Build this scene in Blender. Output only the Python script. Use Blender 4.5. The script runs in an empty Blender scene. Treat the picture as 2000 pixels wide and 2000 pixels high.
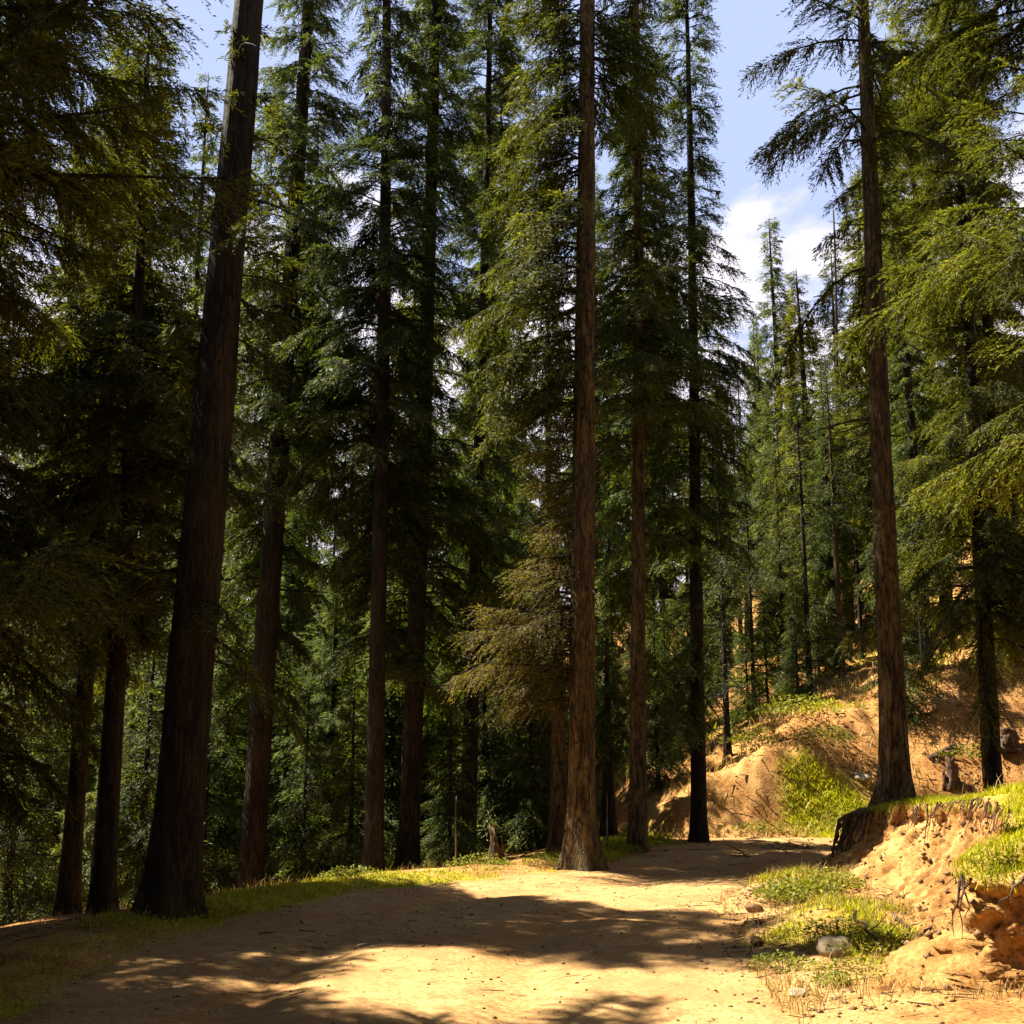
import bpy, math
import numpy as np
from mathutils import Vector, Matrix

PI = math.pi
R_ = math.radians
scene = bpy.context.scene
COL = scene.collection

# ------------------------------------------------------------------ camera model
FPX, TH, EYE = 2250.0, R_(11.5), 1.6
ST, CT = math.sin(TH), math.cos(TH)
def ray(px, py):
    cx, cy = (px - 1000) / FPX, (1000 - py) / FPX
    return cx, CT - cy * ST, ST + cy * CT           # x, y, z per unit t
def on_depth(px, py, Y):
    a, b, c = ray(px, py)
    t = Y / b
    return Vector((a * t, Y, EYE + c * t))
def to_px(x, y, z):
    d = y * CT + (z - EYE) * ST
    u = -y * ST + (z - EYE) * CT
    return 1000 + FPX * x / d, 1000 - FPX * u / d

cam = bpy.data.cameras.new('camera')
cam.sensor_width = 36; cam.lens = FPX / 2000 * 36
cam.clip_start = .1; cam.clip_end = 3000
co = bpy.data.objects.new('camera', cam); COL.objects.link(co)
co.location = (0, 0, EYE); co.rotation_euler = (PI / 2 + TH, 0, 0)
scene.camera = co

# ------------------------------------------------------------------ sun, sky
SUN_EL, SUN_A = R_(55), R_(22)                       # shadows run to +x and a little towards the camera
SH = np.array([math.cos(SUN_A), -math.sin(SUN_A)]) / math.tan(SUN_EL)   # shadow offset per metre of height
sd = bpy.data.lights.new('sun', 'SUN'); sd.energy = 5.0; sd.angle = R_(.55); sd.color = (1, .93, .80)
so = bpy.data.objects.new('sun', sd); COL.objects.link(so)
sdir = Vector((math.cos(SUN_A) * math.cos(SUN_EL), -math.sin(SUN_A) * math.cos(SUN_EL), -math.sin(SUN_EL)))
so.rotation_euler = sdir.to_track_quat('-Z', 'Y').to_euler(); so.location = (-20, 10, 30)

world = bpy.data.worlds.new('World'); scene.world = world; world.use_nodes = True
nt = world.node_tree; nt.nodes.clear()
def N(t, typ, **kw):
    n = t.nodes.new(typ)
    for k, v in kw.items(): setattr(n, k, v)
    return n
def L(t, a, b): t.links.new(a, b)
out = N(nt, 'ShaderNodeOutputWorld'); bg = N(nt, 'ShaderNodeBackground')
sky = N(nt, 'ShaderNodeTexSky', sky_type='NISHITA', sun_disc=False)
sky.sun_elevation = SUN_EL; sky.sun_rotation = math.atan2(-math.cos(SUN_A), math.sin(SUN_A))
sky.altitude = 2400; sky.air_density = 1.0; sky.dust_density = .6; sky.ozone_density = 1.0
bg.inputs[1].default_value = .05
tc = N(nt, 'ShaderNodeTexCoord'); sep = N(nt, 'ShaderNodeSeparateXYZ'); L(nt, tc.outputs['Generated'], sep.inputs[0])
def math_(t, op, a, b=None, c=None):
    n = N(t, 'ShaderNodeMath', operation=op)
    for i, v in enumerate((a, b, c)):
        if v is None: continue
        if isinstance(v, (int, float)): n.inputs[i].default_value = v
        else: L(t, v, n.inputs[i])
    return n.outputs[0]
zc = math_(nt, 'ADD', math_(nt, 'MAXIMUM', sep.outputs[2], 0.0), .18)
cmb = N(nt, 'ShaderNodeCombineXYZ')
L(nt, math_(nt, 'DIVIDE', sep.outputs[0], zc), cmb.inputs[0]); L(nt, math_(nt, 'DIVIDE', sep.outputs[1], zc), cmb.inputs[1])
nz = N(nt, 'ShaderNodeTexNoise'); nz.inputs['Scale'].default_value = 3.6; nz.inputs['Detail'].default_value = 8; nz.inputs['Roughness'].default_value = .55
nz.inputs['Distortion'].default_value = .3
L(nt, cmb.outputs[0], nz.inputs['Vector'])
mr = N(nt, 'ShaderNodeMapRange'); mr.inputs[1].default_value = .30; mr.inputs[2].default_value = .52; mr.inputs[3].default_value = .27; mr.inputs[4].default_value = -.10
L(nt, sep.outputs[2], mr.inputs[0])
cv = math_(nt, 'ADD', nz.outputs[0], mr.outputs[0])
cm = N(nt, 'ShaderNodeMapRange', interpolation_type='SMOOTHSTEP'); cm.inputs[1].default_value = .50; cm.inputs[2].default_value = .66
L(nt, cv, cm.inputs[0])
mix = N(nt, 'ShaderNodeMix', data_type='RGBA')
pale = N(nt, 'ShaderNodeMix', data_type='RGBA'); 
pm = N(nt, 'ShaderNodeMapRange', interpolation_type='SMOOTHSTEP')
for i_, q_ in enumerate((.55, .95, .93, .10)): pm.inputs[1 + i_].default_value = q_
L(nt, sep.outputs[2], pm.inputs[0]); L(nt, pm.outputs[0], pale.inputs[0])
L(nt, sky.outputs[0], pale.inputs[6]); pale.inputs[7].default_value = (3.1, 3.7, 5.7, 1)   # thin high veil
L(nt, cm.outputs[0], mix.inputs[0]); L(nt, pale.outputs[2], mix.inputs[6]); mix.inputs[7].default_value = (6.3, 5.9, 6.5, 1)
L(nt, mix.outputs[2], bg.inputs[0]); L(nt, bg.outputs[0], out.inputs[0])

vs = scene.view_settings
scene.display_settings.display_device = 'sRGB'
vs.view_transform = 'Standard'; vs.look = 'None'; vs.gamma = 1; vs.exposure = 2.0; vs.use_curve_mapping = False
cy = scene.cycles
cy.use_denoising = True
cy.max_bounces = 8; cy.diffuse_bounces = 4; cy.transmission_bounces = 5; cy.glossy_bounces = 2
cy.sample_clamp_indirect = 4

# ------------------------------------------------------------------ numpy noise
def vnoise(x, y, seed=0):
    xi, yi = np.floor(x).astype(np.int64), np.floor(y).astype(np.int64)
    fx, fy = x - xi, y - yi
    u, v = fx * fx * (3 - 2 * fx), fy * fy * (3 - 2 * fy)
    def h(a, b):
        n = (a * 374761393 + b * 668265263 + seed * 1442695041) & 0x7fffffff
        n = ((n ^ (n >> 13)) * 1274126177) & 0x7fffffff
        n = (n ^ (n >> 16)) & 0xffff
        return n / 65535.0
    return (h(xi, yi) * (1 - u) + h(xi + 1, yi) * u) * (1 - v) + (h(xi, yi + 1) * (1 - u) + h(xi + 1, yi + 1) * u) * v
def fbm(x, y, sc, octv=4, seed=0, gain=.5):
    a, s, tot = 1.0, sc, 0.0
    r = np.zeros(np.broadcast(x, y).shape)
    for o in range(octv):
        r = r + a * (vnoise(np.asarray(x) * s + 17.3 * o, np.asarray(y) * s - 9.1 * o, seed + o) - .5)
        tot += a; a *= gain; s *= 2.03
    return r / tot * 2                                # about -1..1
def sst(a, b, v):
    t = np.clip((v - a) / (b - a), 0, 1)
    return t * t * (3 - 2 * t)

# ------------------------------------------------------------------ terrain
LEFT = np.array([(-3.3, -6), (-3.2, 4), (-3.15, 7.5), (-2.8, 11.4), (-2.1, 13), (-1.2, 14.2), (.5, 15.6), (1.6, 17.4), (2.5, 19.6), (3.1, 21.0), (4.2, 21.5), (6, 21.3), (8, 20.6), (11, 20.2)])
RIGHT = np.array([(1.7, -6), (1.75, 7), (2.0, 10), (2.35, 13), (3.2, 14.9), (4.3, 16.5), (5.6, 17.4), (7.5, 17.9), (11, 18.2)])
LIP = np.array([(4.4, -6), (4.6, 4.5), (5.0, 7.5), (4.6, 7.78), (3.7, 7.72), (3.06, 7.86), (3.02, 8.2), (3.6, 8.6), (4.05, 9.4), (4.3, 10.6), (4.42, 12), (4.42, 13.4), (4.35, 14.5), (4.35, 15.3), (4.75, 16.2), (5.7, 16.95), (7.4, 17.5), (11, 17.9)])
LIPZ = np.array([1.2, 1.2, 1.1, .95, .85, .78, .82, .95, 1.12, 1.18, 1.08, .95, .82, .72, .64, .60, .60, .7])
def polydist(P, x, y):
    """signed distance to a polyline (+ on its right-hand side), and the arc parameter index"""
    x = np.asarray(x, float); y = np.asarray(y, float)
    best = np.full(x.shape, 1e9); sgn = np.ones(x.shape); par = np.zeros(x.shape)
    for i in range(len(P) - 1):
        a, b = P[i], P[i + 1]; d = b - a; l2 = d @ d
        t = np.clip(((x - a[0]) * d[0] + (y - a[1]) * d[1]) / l2, 0, 1)
        dx, dy = x - a[0] - t * d[0], y - a[1] - t * d[1]
        q = dx * dx + dy * dy
        m = q < best - 1e-9
        best = np.where(m, q, best)
        sgn = np.where(m, np.where(d[0] * (y - a[1]) - d[1] * (x - a[0]) > 0, -1.0, 1.0), sgn)
        par = np.where(m, i + t, par)
    return np.sqrt(best) * sgn, par
def ground(x, y, detail=True):
    x = np.asarray(x, float); y = np.asarray(y, float)
    dl, _ = polydist(LEFT, x, y); dl = -dl            # + outside the road on its left / far side
    dr, _ = polydist(RIGHT, x, y)                     # + outside on the bank side
    dp, par = polydist(LIP, x, y)                     # + behind the lip
    n1 = fbm(x, y, .35, 4, 3); n2 = fbm(x, y, 1.3, 4, 9)
    # left: verge, then the downhill wood
    o = np.maximum(dl, 0)
    zl = .05 * sst(0, .5, o) - .20 * np.maximum(o - 1.0, 0) - .12 * np.maximum(o - 14, 0)
    zl = np.maximum(zl, -14) + .25 * n1 * sst(.6, 3, o)
    # hill beyond the bend
    rill = np.abs(fbm(x * .55 + y * .25, y * .2 - x * .1, 1.6, 4, 61)); n4 = fbm(x, y, 4.5, 3, 63)
    hill = .36 * np.maximum(x - 1.3, 0) + .105 * np.maximum(y - 21, 0) + .30 * n1 + .09 * n2 - .24 * rill + .12 * n4 + .22 * (np.abs(fbm(x, y, 1.9, 4, 67)) - .2) * sst(27, 22, y)
    hill = np.minimum(hill, 16 + .1 * x)
    toe = 21.5 + np.maximum(3.2 - x, 0) * 1.7 + .35 * n2 - .12 * np.maximum(x - 5, 0)
    wh = sst(0, 1.15 + .3 * n1 + 3.6 * sst(4.4, 8.0, x), y - toe + .25 * n2) * sst(1.2, 3.0, x + .05 * np.maximum(y - 30, 0))
    far = (y > 16) & (dl > 0)
    wx = sst(3.4, .2, x + np.maximum(y - 26, 0) * .06)
    zl = np.where(y > 18, zl * wx + (1 - wx) * .03 * n1, zl)
    zl = zl * (1 - wh) + np.maximum(hill, .1) * wh
    # bank side
    lz = np.interp(par, np.arange(len(LIPZ)), LIPZ)
    bench = lz - .03 + .10 * np.maximum(dp, 0) * sst(13.5, 11, y) + .075 * np.minimum(np.maximum(dp, 0), 7) + .10 * n1 * sst(.2, 1.5, dp) + .03 * n2
    bench = np.maximum(bench, hill * sst(20, 24, y) * sst(6, 9, x))
    ap = sst(0, 1.4, np.maximum(dr, 0)) * (.13 + .10 * n1)                            # apron at the foot of the bank
    mound = .20 * np.exp(-((x - 2.75) ** 2 / .35 + (y - 10.3) ** 2 / 1.1)) + .16 * np.exp(-((x - 3.2) ** 2 / .3 + (y - 13.4) ** 2 / .9))
    wb = sst(.02, .3, dp)
    zr = (ap + mound) * (1 - wb) + bench * wb
    z = np.where(dl > 0, zl, np.where(dr > 0, zr, 0))
    road = (dl <= 0) & (dr <= 0)
    rut = np.minimum(-dl, -dr)
    z = z + np.where(road, .02 * n1 * sst(0, .8, rut) - .05 * np.exp(-((-dl - 1.3 + .25 * n1) / .28) ** 2) - .05 * np.exp(-((-dl - 3.0 + .25 * n1) / .28) ** 2) + .012 * n2, 0)
    if detail: z = z + .012 * fbm(x, y, 4.0, 3, 21) + np.where(road, 0, .02 * n2)
    return z
def gz(x, y): return float(ground(np.array([x]), np.array([y]))[0])

def grassf(x, y):
    """how much low grass grows at a point (0..1)"""
    dl, _ = polydist(LEFT, x, y); dl = -dl
    dr, _ = polydist(RIGHT, x, y); dp, _ = polydist(LIP, x, y)
    n = fbm(x, y, .9, 4, 31); m = fbm(x, y, 3.1, 3, 37)
    g = sst(-.15, .15, dl + .45 * n) * sst(1.3, .4, dl - .5 * n) * sst(19, 17, y) * sst(-.45, .15, n + .5 * m) * .95 * (1 - .7 * sst(11.6, 10.2, y) * sst(7.4, 8.2, y))
    g = np.maximum(g, sst(0, .3, dl + .3 * n) * sst(3.2, 1.5, dl) * sst(17, 18, y) * sst(24, 22, y) * sst(3.2, 2, x) * .8)
    mo = np.exp(-(((x - 2.75) / .75) ** 2 + ((y - 10.2) / 1.25) ** 2)) + .9 * np.exp(-(((x - 3.15) / .7) ** 2 + ((y - 13.6) / 1.3) ** 2)) + .8 * np.exp(-(((x - 4.0) / .5) ** 2 + ((y - 15.7) / .7) ** 2)) + .35 * np.exp(-(((x - 2.6) / .5) ** 2 + ((y - 8.9) / .8) ** 2))
    g = np.maximum(g, sst(.3, .95, mo * (1 + 1.1 * n) + .45 * m) * (dr > -.35) * (dp < .0) * (y < 18))
    li = sst(-.02, .1, dp) * sst(1.6, .5, dp + .5 * n) * (y < 17.5)
    g = np.maximum(g, li * np.clip(.30 + .9 * n + .5 * m, 0, 1))
    be = (dp > .3) * (y > 14.5) * (y < 22.5) * (x > 5) * sst(-.25, .3, n + .15)
    g = np.maximum(g, be * .8)
    fs = sst(.25, .9, np.exp(-(((x - 6.0 - (y - 22) * .2) / 1.1) ** 2 + ((y - 22.2) / 1.1) ** 2)) * (1.05 + .7 * n) + .25 * m)
    g = np.maximum(g, fs * (y > 21.2))
    fh = sst(0, .45, n) * (y > 25) * (x > 2) * .5
    g = np.maximum(g, fh)
    return np.clip(g, 0, 1)

# ------------------------------------------------------------------ mesh from arrays
def mesh_np(name, V, quads=None, tris=None, mats=(), qmat=None, tmat=None, smooth=False, col=None):
    me = bpy.data.meshes.new(name)
    V = np.asarray(V, np.float32)
    nq = 0 if quads is None else len(quads); ntr = 0 if tris is None else len(tris)
    me.vertices.add(len(V)); me.vertices.foreach_set('co', V.ravel())
    loops = np.concatenate([np.asarray(a, np.int32).ravel() for a in (quads, tris) if a is not None and len(a)])
    me.loops.add(len(loops)); me.loops.foreach_set('vertex_index', loops)
    starts = np.concatenate([np.arange(nq) * 4, nq * 4 + np.arange(ntr) * 3]).astype(np.int32)
    me.polygons.add(nq + ntr); me.polygons.foreach_set('loop_start', starts)
    for m in mats: me.materials.append(m)
    if qmat is not None or tmat is not None:
        mi = np.concatenate([np.zeros(nq, np.int32) if qmat is None else np.asarray(qmat, np.int32) * np.ones(nq, np.int32),
                             np.zeros(ntr, np.int32) if tmat is None else np.asarray(tmat, np.int32) * np.ones(ntr, np.int32)]).astype(np.int32)
        me.polygons.foreach_set('material_index', mi)
    if smooth: me.polygons.foreach_set('use_smooth', np.ones(nq + ntr, bool))
    me.update(calc_edges=True)
    if col is not None:
        at = me.color_attributes.new('surf', 'FLOAT_COLOR', 'POINT')
        at.data.foreach_set('color', np.asarray(col, np.float32).ravel())
    return me
def link(name, me, parent=None):
    o = bpy.data.objects.new(name, me); COL.objects.link(o)
    if parent is not None: o.parent = parent
    return o
def tag(o, label=None, cat=None, group=None, kind=None):
    if label: o['label'] = label
    if cat: o['category'] = cat
    if group: o['group'] = group
    if kind: o['kind'] = kind
    return o
def empty(name, loc):
    o = bpy.data.objects.new(name, None); COL.objects.link(o); o.location = loc; o.empty_display_size = .2
    return o

class MB:
    """collects tubes and loose arrays into one mesh"""
    def __init__(s): s.v = []; s.q = []; s.t = []; s.n = 0
    def add(s, V, Q=None, T=None):
        if Q is not None and len(Q): s.q.append(np.asarray(Q) + s.n)
        if T is not None and len(T): s.t.append(np.asarray(T) + s.n)
        s.v.append(np.asarray(V, float)); s.n += len(V)
    def tube(s, pts, rad, seg=6, noise=0, rng=None, cap=True):
        pts = np.asarray(pts, float); n = len(pts); rad = np.broadcast_to(rad, (n,))
        T = np.gradient(pts, axis=0); T /= np.linalg.norm(T, axis=1)[:, None] + 1e-9
        up = np.where(np.abs(T[:, 2:3]) > .9, np.array([[1., 0, 0]]), np.array([[0, 0, 1.]]))
        A = np.cross(T, up); A /= np.linalg.norm(A, axis=1)[:, None] + 1e-9
        for i in range(1, n):
            if A[i] @ A[i - 1] < 0: A[i] = -A[i]
        B = np.cross(T, A)
        a = np.arange(seg) / seg * 2 * PI
        rr = rad[:, None] * np.ones(seg)[None]
        if noise and rng is not None: rr = rr * (1 + noise * rng.normal(size=rr.shape))
        V = pts[:, None] + rr[:, :, None] * (np.cos(a)[None, :, None] * A[:, None] + np.sin(a)[None, :, None] * B[:, None])
        i = np.arange(n - 1)[:, None] * seg; j = np.arange(seg)[None]; k = (j + 1) % seg
        Q = np.stack([i + j, i + k, i + seg + k, i + seg + j], -1).reshape(-1, 4)
        V = V.reshape(-1, 3); T3 = None
        if cap:
            V = np.vstack([V, pts[:1], pts[-1:]]); c0, c1 = n * seg, n * seg + 1
            jj = np.arange(seg); kk = (jj + 1) % seg
            T3 = np.vstack([np.stack([np.full(seg, c0), kk, jj], -1), np.stack([np.full(seg, c1), (n - 1) * seg + jj, (n - 1) * seg + kk], -1)])
        s.add(V, Q, T3)
    def mesh(s, name, mats, smooth=True):
        return mesh_np(name, np.vstack(s.v), np.vstack(s.q) if s.q else None, np.vstack(s.t) if s.t else None, mats, smooth=smooth)

# ------------------------------------------------------------------ materials
def newmat(name):
    m = bpy.data.materials.new(name); m.use_nodes = True; t = m.node_tree; t.nodes.clear()
    o = N(t, 'ShaderNodeOutputMaterial'); b = N(t, 'ShaderNodeBsdfPrincipled'); L(t, b.outputs[0], o.inputs[0])
    b.inputs['Roughness'].default_value = .85; b.inputs['Specular IOR Level'].default_value = .2
    return m, t, o, b
def noise(t, vec, sc, det=4, rough=.55, dist=0):
    n = N(t, 'ShaderNodeTexNoise'); n.inputs['Scale'].default_value = sc; n.inputs['Detail'].default_value = det
    n.inputs['Roughness'].default_value = rough; n.inputs['Distortion'].default_value = dist
    L(t, vec, n.inputs['Vector']); return n.outputs[0]
def ramp(t, fac, stops):
    r = N(t, 'ShaderNodeValToRGB'); e = r.color_ramp.elements
    while len(e) < len(stops): e.new(.5)
    for k, (p, c) in enumerate(stops): e[k].position = p; e[k].color = (*c, 1)
    L(t, fac, r.inputs[0]); return r.outputs[0]
def mixc(t, f, a, b, mode='MIX'):
    n = N(t, 'ShaderNodeMix', data_type='RGBA', blend_type=mode)
    for s, v in ((n.inputs[0], f), (n.inputs[6], a), (n.inputs[7], b)):
        if isinstance(v, (int, float)): s.default_value = v
        elif isinstance(v, tuple): s.default_value = (*v, 1)
        else: L(t, v, s)
    return n.outputs[2]
def bump(t, h, b, strength=.5, dist=.02):
    n = N(t, 'ShaderNodeBump'); n.inputs['Strength'].default_value = strength; n.inputs['Distance'].default_value = dist
    L(t, h, n.inputs['Height']); L(t, n.outputs[0], b.inputs['Normal'])
def maprange(t, v, a, b, c=0, d=1, smooth=True):
    n = N(t, 'ShaderNodeMapRange', interpolation_type='SMOOTHSTEP' if smooth else 'LINEAR')
    for i, q in enumerate((a, b, c, d)): n.inputs[1 + i].default_value = q
    L(t, v, n.inputs[0]); return n.outputs[0]

def foliage_mat(name, dark, mid, tip, trans=.46):
    m, t, o, b = newmat(name)
    g = N(t, 'ShaderNodeNewGeometry'); tcn = N(t, 'ShaderNodeTexCoord'); oi = N(t, 'ShaderNodeObjectInfo')
    cl = noise(t, tcn.outputs['Object'], 1.1, 3)
    v = math_(t, 'ADD', math_(t, 'MULTIPLY', g.outputs['Random Per Island'], .5), math_(t, 'MULTIPLY', cl, 1.0))
    v = math_(t, 'ADD', v, math_(t, 'MULTIPLY', oi.outputs['Random'], .22))
    v = math_(t, 'SUBTRACT', v, .36)
    c = ramp(t, v, [(.08, dark), (.5, mid), (.95, tip)])
    L(t, c, b.inputs['Base Color']); b.inputs['Roughness'].default_value = .6; b.inputs['Specular IOR Level'].default_value = .16
    tr = N(t, 'ShaderNodeBsdfTranslucent'); L(t, mixc(t, 1.0, c, (1.12, 1.15, .42), 'MULTIPLY'), tr.inputs[0])
    mx = N(t, 'ShaderNodeMixShader'); mx.inputs[0].default_value = trans
    L(t, b.outputs[0], mx.inputs[1]); L(t, tr.outputs[0], mx.inputs[2]); L(t, mx.outputs[0], o.inputs[0])
    return m
M_FIR = foliage_mat('fir_needles', (.016, .025, .006), (.058, .078, .018), (.20, .22, .040))
M_OLIVE = foliage_mat('olive_needles', (.018, .024, .006), (.082, .087, .013), (.27, .26, .031))
M_GREEN = foliage_mat('young_needles', (.024, .036, .010), (.085, .115, .026), (.26, .29, .06))
M_BROWN = foliage_mat('lit_brown_needles', (.045, .036, .009), (.13, .10, .018), (.31, .24, .052))  # brown foliage, with the warm sunlight on these sprays put into the colour
M_GRASS = foliage_mat('grass_blades', (.10, .115, .006), (.33, .33, .010), (.56, .51, .022), .38)
M_WEED = foliage_mat('weed_leaves', (.06, .075, .008), (.16, .175, .014), (.34, .31, .035), .3)

def bark_mat(name, dark, mid, lite):
    m, t, o, b = newmat(name)
    tcn = N(t, 'ShaderNodeTexCoord'); mp = N(t, 'ShaderNodeMapping'); mp.inputs['Scale'].default_value = (11, 11, 1.7)
    L(t, tcn.outputs['Object'], mp.inputs[0])
    n1 = noise(t, mp.outputs[0], 1.0, 6, .65, 1.4)
    mp2 = N(t, 'ShaderNodeMapping'); mp2.inputs['Scale'].default_value = (40, 40, 12); L(t, tcn.outputs['Object'], mp2.inputs[0])
    n2 = noise(t, mp2.outputs[0], 1.0, 4, .6)
    n3 = noise(t, tcn.outputs['Object'], .9, 3)
    mp3 = N(t, 'ShaderNodeMapping'); mp3.inputs['Scale'].default_value = (22, 22, 4.5); L(t, tcn.outputs['Object'], mp3.inputs[0])
    wob = mixc(t, .35, mp3.outputs[0], N(t, 'ShaderNodeTexNoise').outputs[1])
    vo = N(t, 'ShaderNodeTexVoronoi', feature='DISTANCE_TO_EDGE'); vo.inputs['Scale'].default_value = 1.0; L(t, wob, vo.inputs['Vector'])
    plate = maprange(t, vo.outputs['Distance'], .0, .10, 0, 1)
    v = math_(t, 'ADD', math_(t, 'MULTIPLY', n1, .6), math_(t, 'MULTIPLY', n2, .3))
    v = math_(t, 'ADD', v, math_(t, 'MULTIPLY', math_(t, 'SUBTRACT', plate, .6), .07))
    v = math_(t, 'ADD', v, .04)
    c = ramp(t, v, [(.41, dark), (.5, mid), (.60, lite)])
    c = mixc(t, maprange(t, n3, .45, .7, 0, .5), c, (.050, .040, .014))
    L(t, c, b.inputs['Base Color']); bump(t, v, b, 1.0, .07)
    return m
M_BARK = bark_mat('shaded_fir_bark', (.005, .0032, .0016), (.016, .0104, .0048), (.044, .030, .014))  # bark darkened so that the shade on the trunks sits in the colour
M_BARK_LIT = bark_mat('lit_fir_bark', (.016, .009, .0035), (.070, .045, .016), (.165, .11, .042))  # same bark made lighter, sunlight on these trunks put into the colour
M_DEAD = bark_mat('dead_wood', (.06, .045, .03), (.17, .13, .09), (.32, .26, .19))
M_ROOT = bark_mat('root_bark', (.03, .016, .010), (.10, .055, .03), (.20, .12, .07))

def ground_mat():
    m, t, o, b = newmat('forest_soil')
    at = N(t, 'ShaderNodeAttribute', attribute_name='surf'); sp = N(t, 'ShaderNodeSeparateColor'); L(t, at.outputs['Color'], sp.inputs[0])
    g = N(t, 'ShaderNodeNewGeometry'); P = g.outputs['Position']
    a = noise(t, P, 1.2, 6, .6); f = noise(t, P, 26, 5, .65); mfn = noise(t, P, 6.5, 5, .6)
    litter = ramp(t, math_(t, 'ADD', math_(t, 'MULTIPLY', a, .5), math_(t, 'MULTIPLY', f, .5)), [(.36, (.06, .026, .009)), (.49, (.29, .135, .040)), (.62, (.47, .27, .095))])
    dust = ramp(t, math_(t, 'ADD', math_(t, 'MULTIPLY', mfn, .45), math_(t, 'MULTIPLY', f, .55)), [(.30, (.18, .095, .034)), (.5, (.35, .207, .082)), (.70, (.46, .305, .135))])
    red = mixc(t, maprange(t, noise(t, P, .7, 6, .65, .4), .47, .62, 0, .75), dust, (.31, .155, .06))
    sand = ramp(t, math_(t, 'ADD', math_(t, 'MULTIPLY', a, .4), math_(t, 'MULTIPLY', mfn, .6)), [(.34, (.065, .024, .007)), (.46, (.20, .094, .026)), (.64, (.37, .23, .08))])
    turf = ramp(t, math_(t, 'ADD', math_(t, 'MULTIPLY', mfn, .6), math_(t, 'MULTIPLY', f, .4)), [(.34, (.09, .06, .009)), (.48, (.25, .22, .011)), (.66, (.38, .32, .022))])
    c = mixc(t, sp.outputs[1], litter, red)
    spots = maprange(t, noise(t, P, 11, 3, .6, .5), .56, .64, 0, .85)
    sand = mixc(t, spots, sand, (.12, .05, .018))
    c = mixc(t, sp.outputs[2], c, sand)
    c = mixc(t, sp.outputs[0], c, turf)
    L(t, c, b.inputs['Base Color']); b.inputs['Roughness'].default_value = .95; b.inputs['Specular IOR Level'].default_value = .05
    bump(t, math_(t, 'ADD', math_(t, 'MULTIPLY', mfn, .6), math_(t, 'MULTIPLY', f, .4)), b, .55, .035)
    return m
M_SOIL = ground_mat()
def stone_mat(name, a, b_, c_):
    m, t, o, b = newmat(name)
    tcn = N(t, 'ShaderNodeTexCoord')
    n = noise(t, tcn.outputs['Object'], 7, 7, .65)
    L(t, ramp(t, n, [(.3, a), (.5, b_), (.7, c_)]), b.inputs['Base Color']); bump(t, n, b, .6, .03)
    return m
M_STONE = stone_mat('pale_stone', (.16, .12, .075), (.28, .22, .14), (.40, .33, .22))
M_STONE_D = stone_mat('brown_stone', (.05, .025, .011), (.14, .075, .03), (.25, .155, .075))
def hill_mat():
    m, t, o, b = newmat('far_wood')
    g = N(t, 'ShaderNodeNewGeometry'); n = noise(t, g.outputs['Position'], .12, 8, .7)
    L(t, ramp(t, n, [(.35, (.012, .02, .008)), (.55, (.035, .05, .018)), (.72, (.075, .09, .03))]), b.inputs['Base Color'])
    return m

# ------------------------------------------------------------------ ground and road (one grid, split into two structures)
def axis(parts):
    a = [np.arange(s, e, st) for s, e, st in parts]
    return np.concatenate(a)
GX = axis([(-90, -30, 4), (-30, -12, 1.2), (-12, -5, .35), (-5, 6.6, .065), (6.6, 13, .11), (13, 30, .6), (30, 91, 4)])
GY = axis([(-8, 3, .6), (3, 6.5, .25), (6.5, 16, .065), (16, 26, .085), (26, 46, .17), (46, 121, 3)])
XX, YY = np.meshgrid(GX, GY)
ZZ = ground(XX, YY)
nx, ny = len(GX), len(GY)
V = np.stack([XX, YY, ZZ], -1).reshape(-1, 3)
fx, fy = V[:, 0], V[:, 1]
dlf, _ = polydist(LEFT, fx, fy); dlf = -dlf
drf, _ = polydist(RIGHT, fx, fy); dpf, _ = polydist(LIP, fx, fy)
nn = fbm(fx, fy, 1.1, 4, 51)
gr = grassf(fx, fy)
inroad = np.minimum(-dlf, -drf)
rd = sst(-.35, .35, inroad + .45 * nn)
rd = np.maximum(rd, .75 * sst(.9, .1, np.maximum(drf, 0) + .5 * nn) * (drf > 0) * (dpf < 0) * (fy < 17))
rutm = np.exp(-((-dlf - 1.3) / .3) ** 2) + np.exp(-((-dlf - 3.0) / .3) ** 2)
rd = rd * (1 - .38 * np.clip(rutm, 0, 1) * sst(-.4, .5, fbm(fx, fy, 1.9, 4, 57)) * (inroad > 0)) * (1 - .35 * sst(.05, .5, fbm(fx, fy, .55, 4, 58)) * (inroad > 0))
toe_h = sst(.1, .9, ZZ.ravel()) * sst(2.9, 1.6, ZZ.ravel())
sa = sst(21, 21.6, fy) * sst(24.0, 22.6, fy) * (fx > 3.1) * toe_h * sst(-.15, .25, nn + .45 - np.abs(fx - 4.9) * .42)
sa = np.maximum(sa, .8 * (drf > .5) * (dpf < .15) * sst(-.3, .3, nn + .1) * (fy < 18))
colr = np.stack([gr * .85, rd, sa, np.ones_like(gr)], -1)
idx = np.arange(nx * ny).reshape(ny, nx)
Q = np.stack([idx[:-1, :-1], idx[:-1, 1:], idx[1:, 1:], idx[1:, :-1]], -1).reshape(-1, 4)
isroad = (inroad + .12 * nn)[Q].mean(1) > 0
def sub(mask):
    q = Q[mask]; u, inv = np.unique(q, return_inverse=True)
    return V[u], inv.reshape(-1, 4), colr[u]
for nm, msk in (('road', isroad), ('ground', ~isroad)):
    v_, q_, c_ = sub(msk)
    tag(link(nm, mesh_np(nm, v_, q_, None, [M_SOIL], smooth=True, col=c_)), kind='structure')

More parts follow.
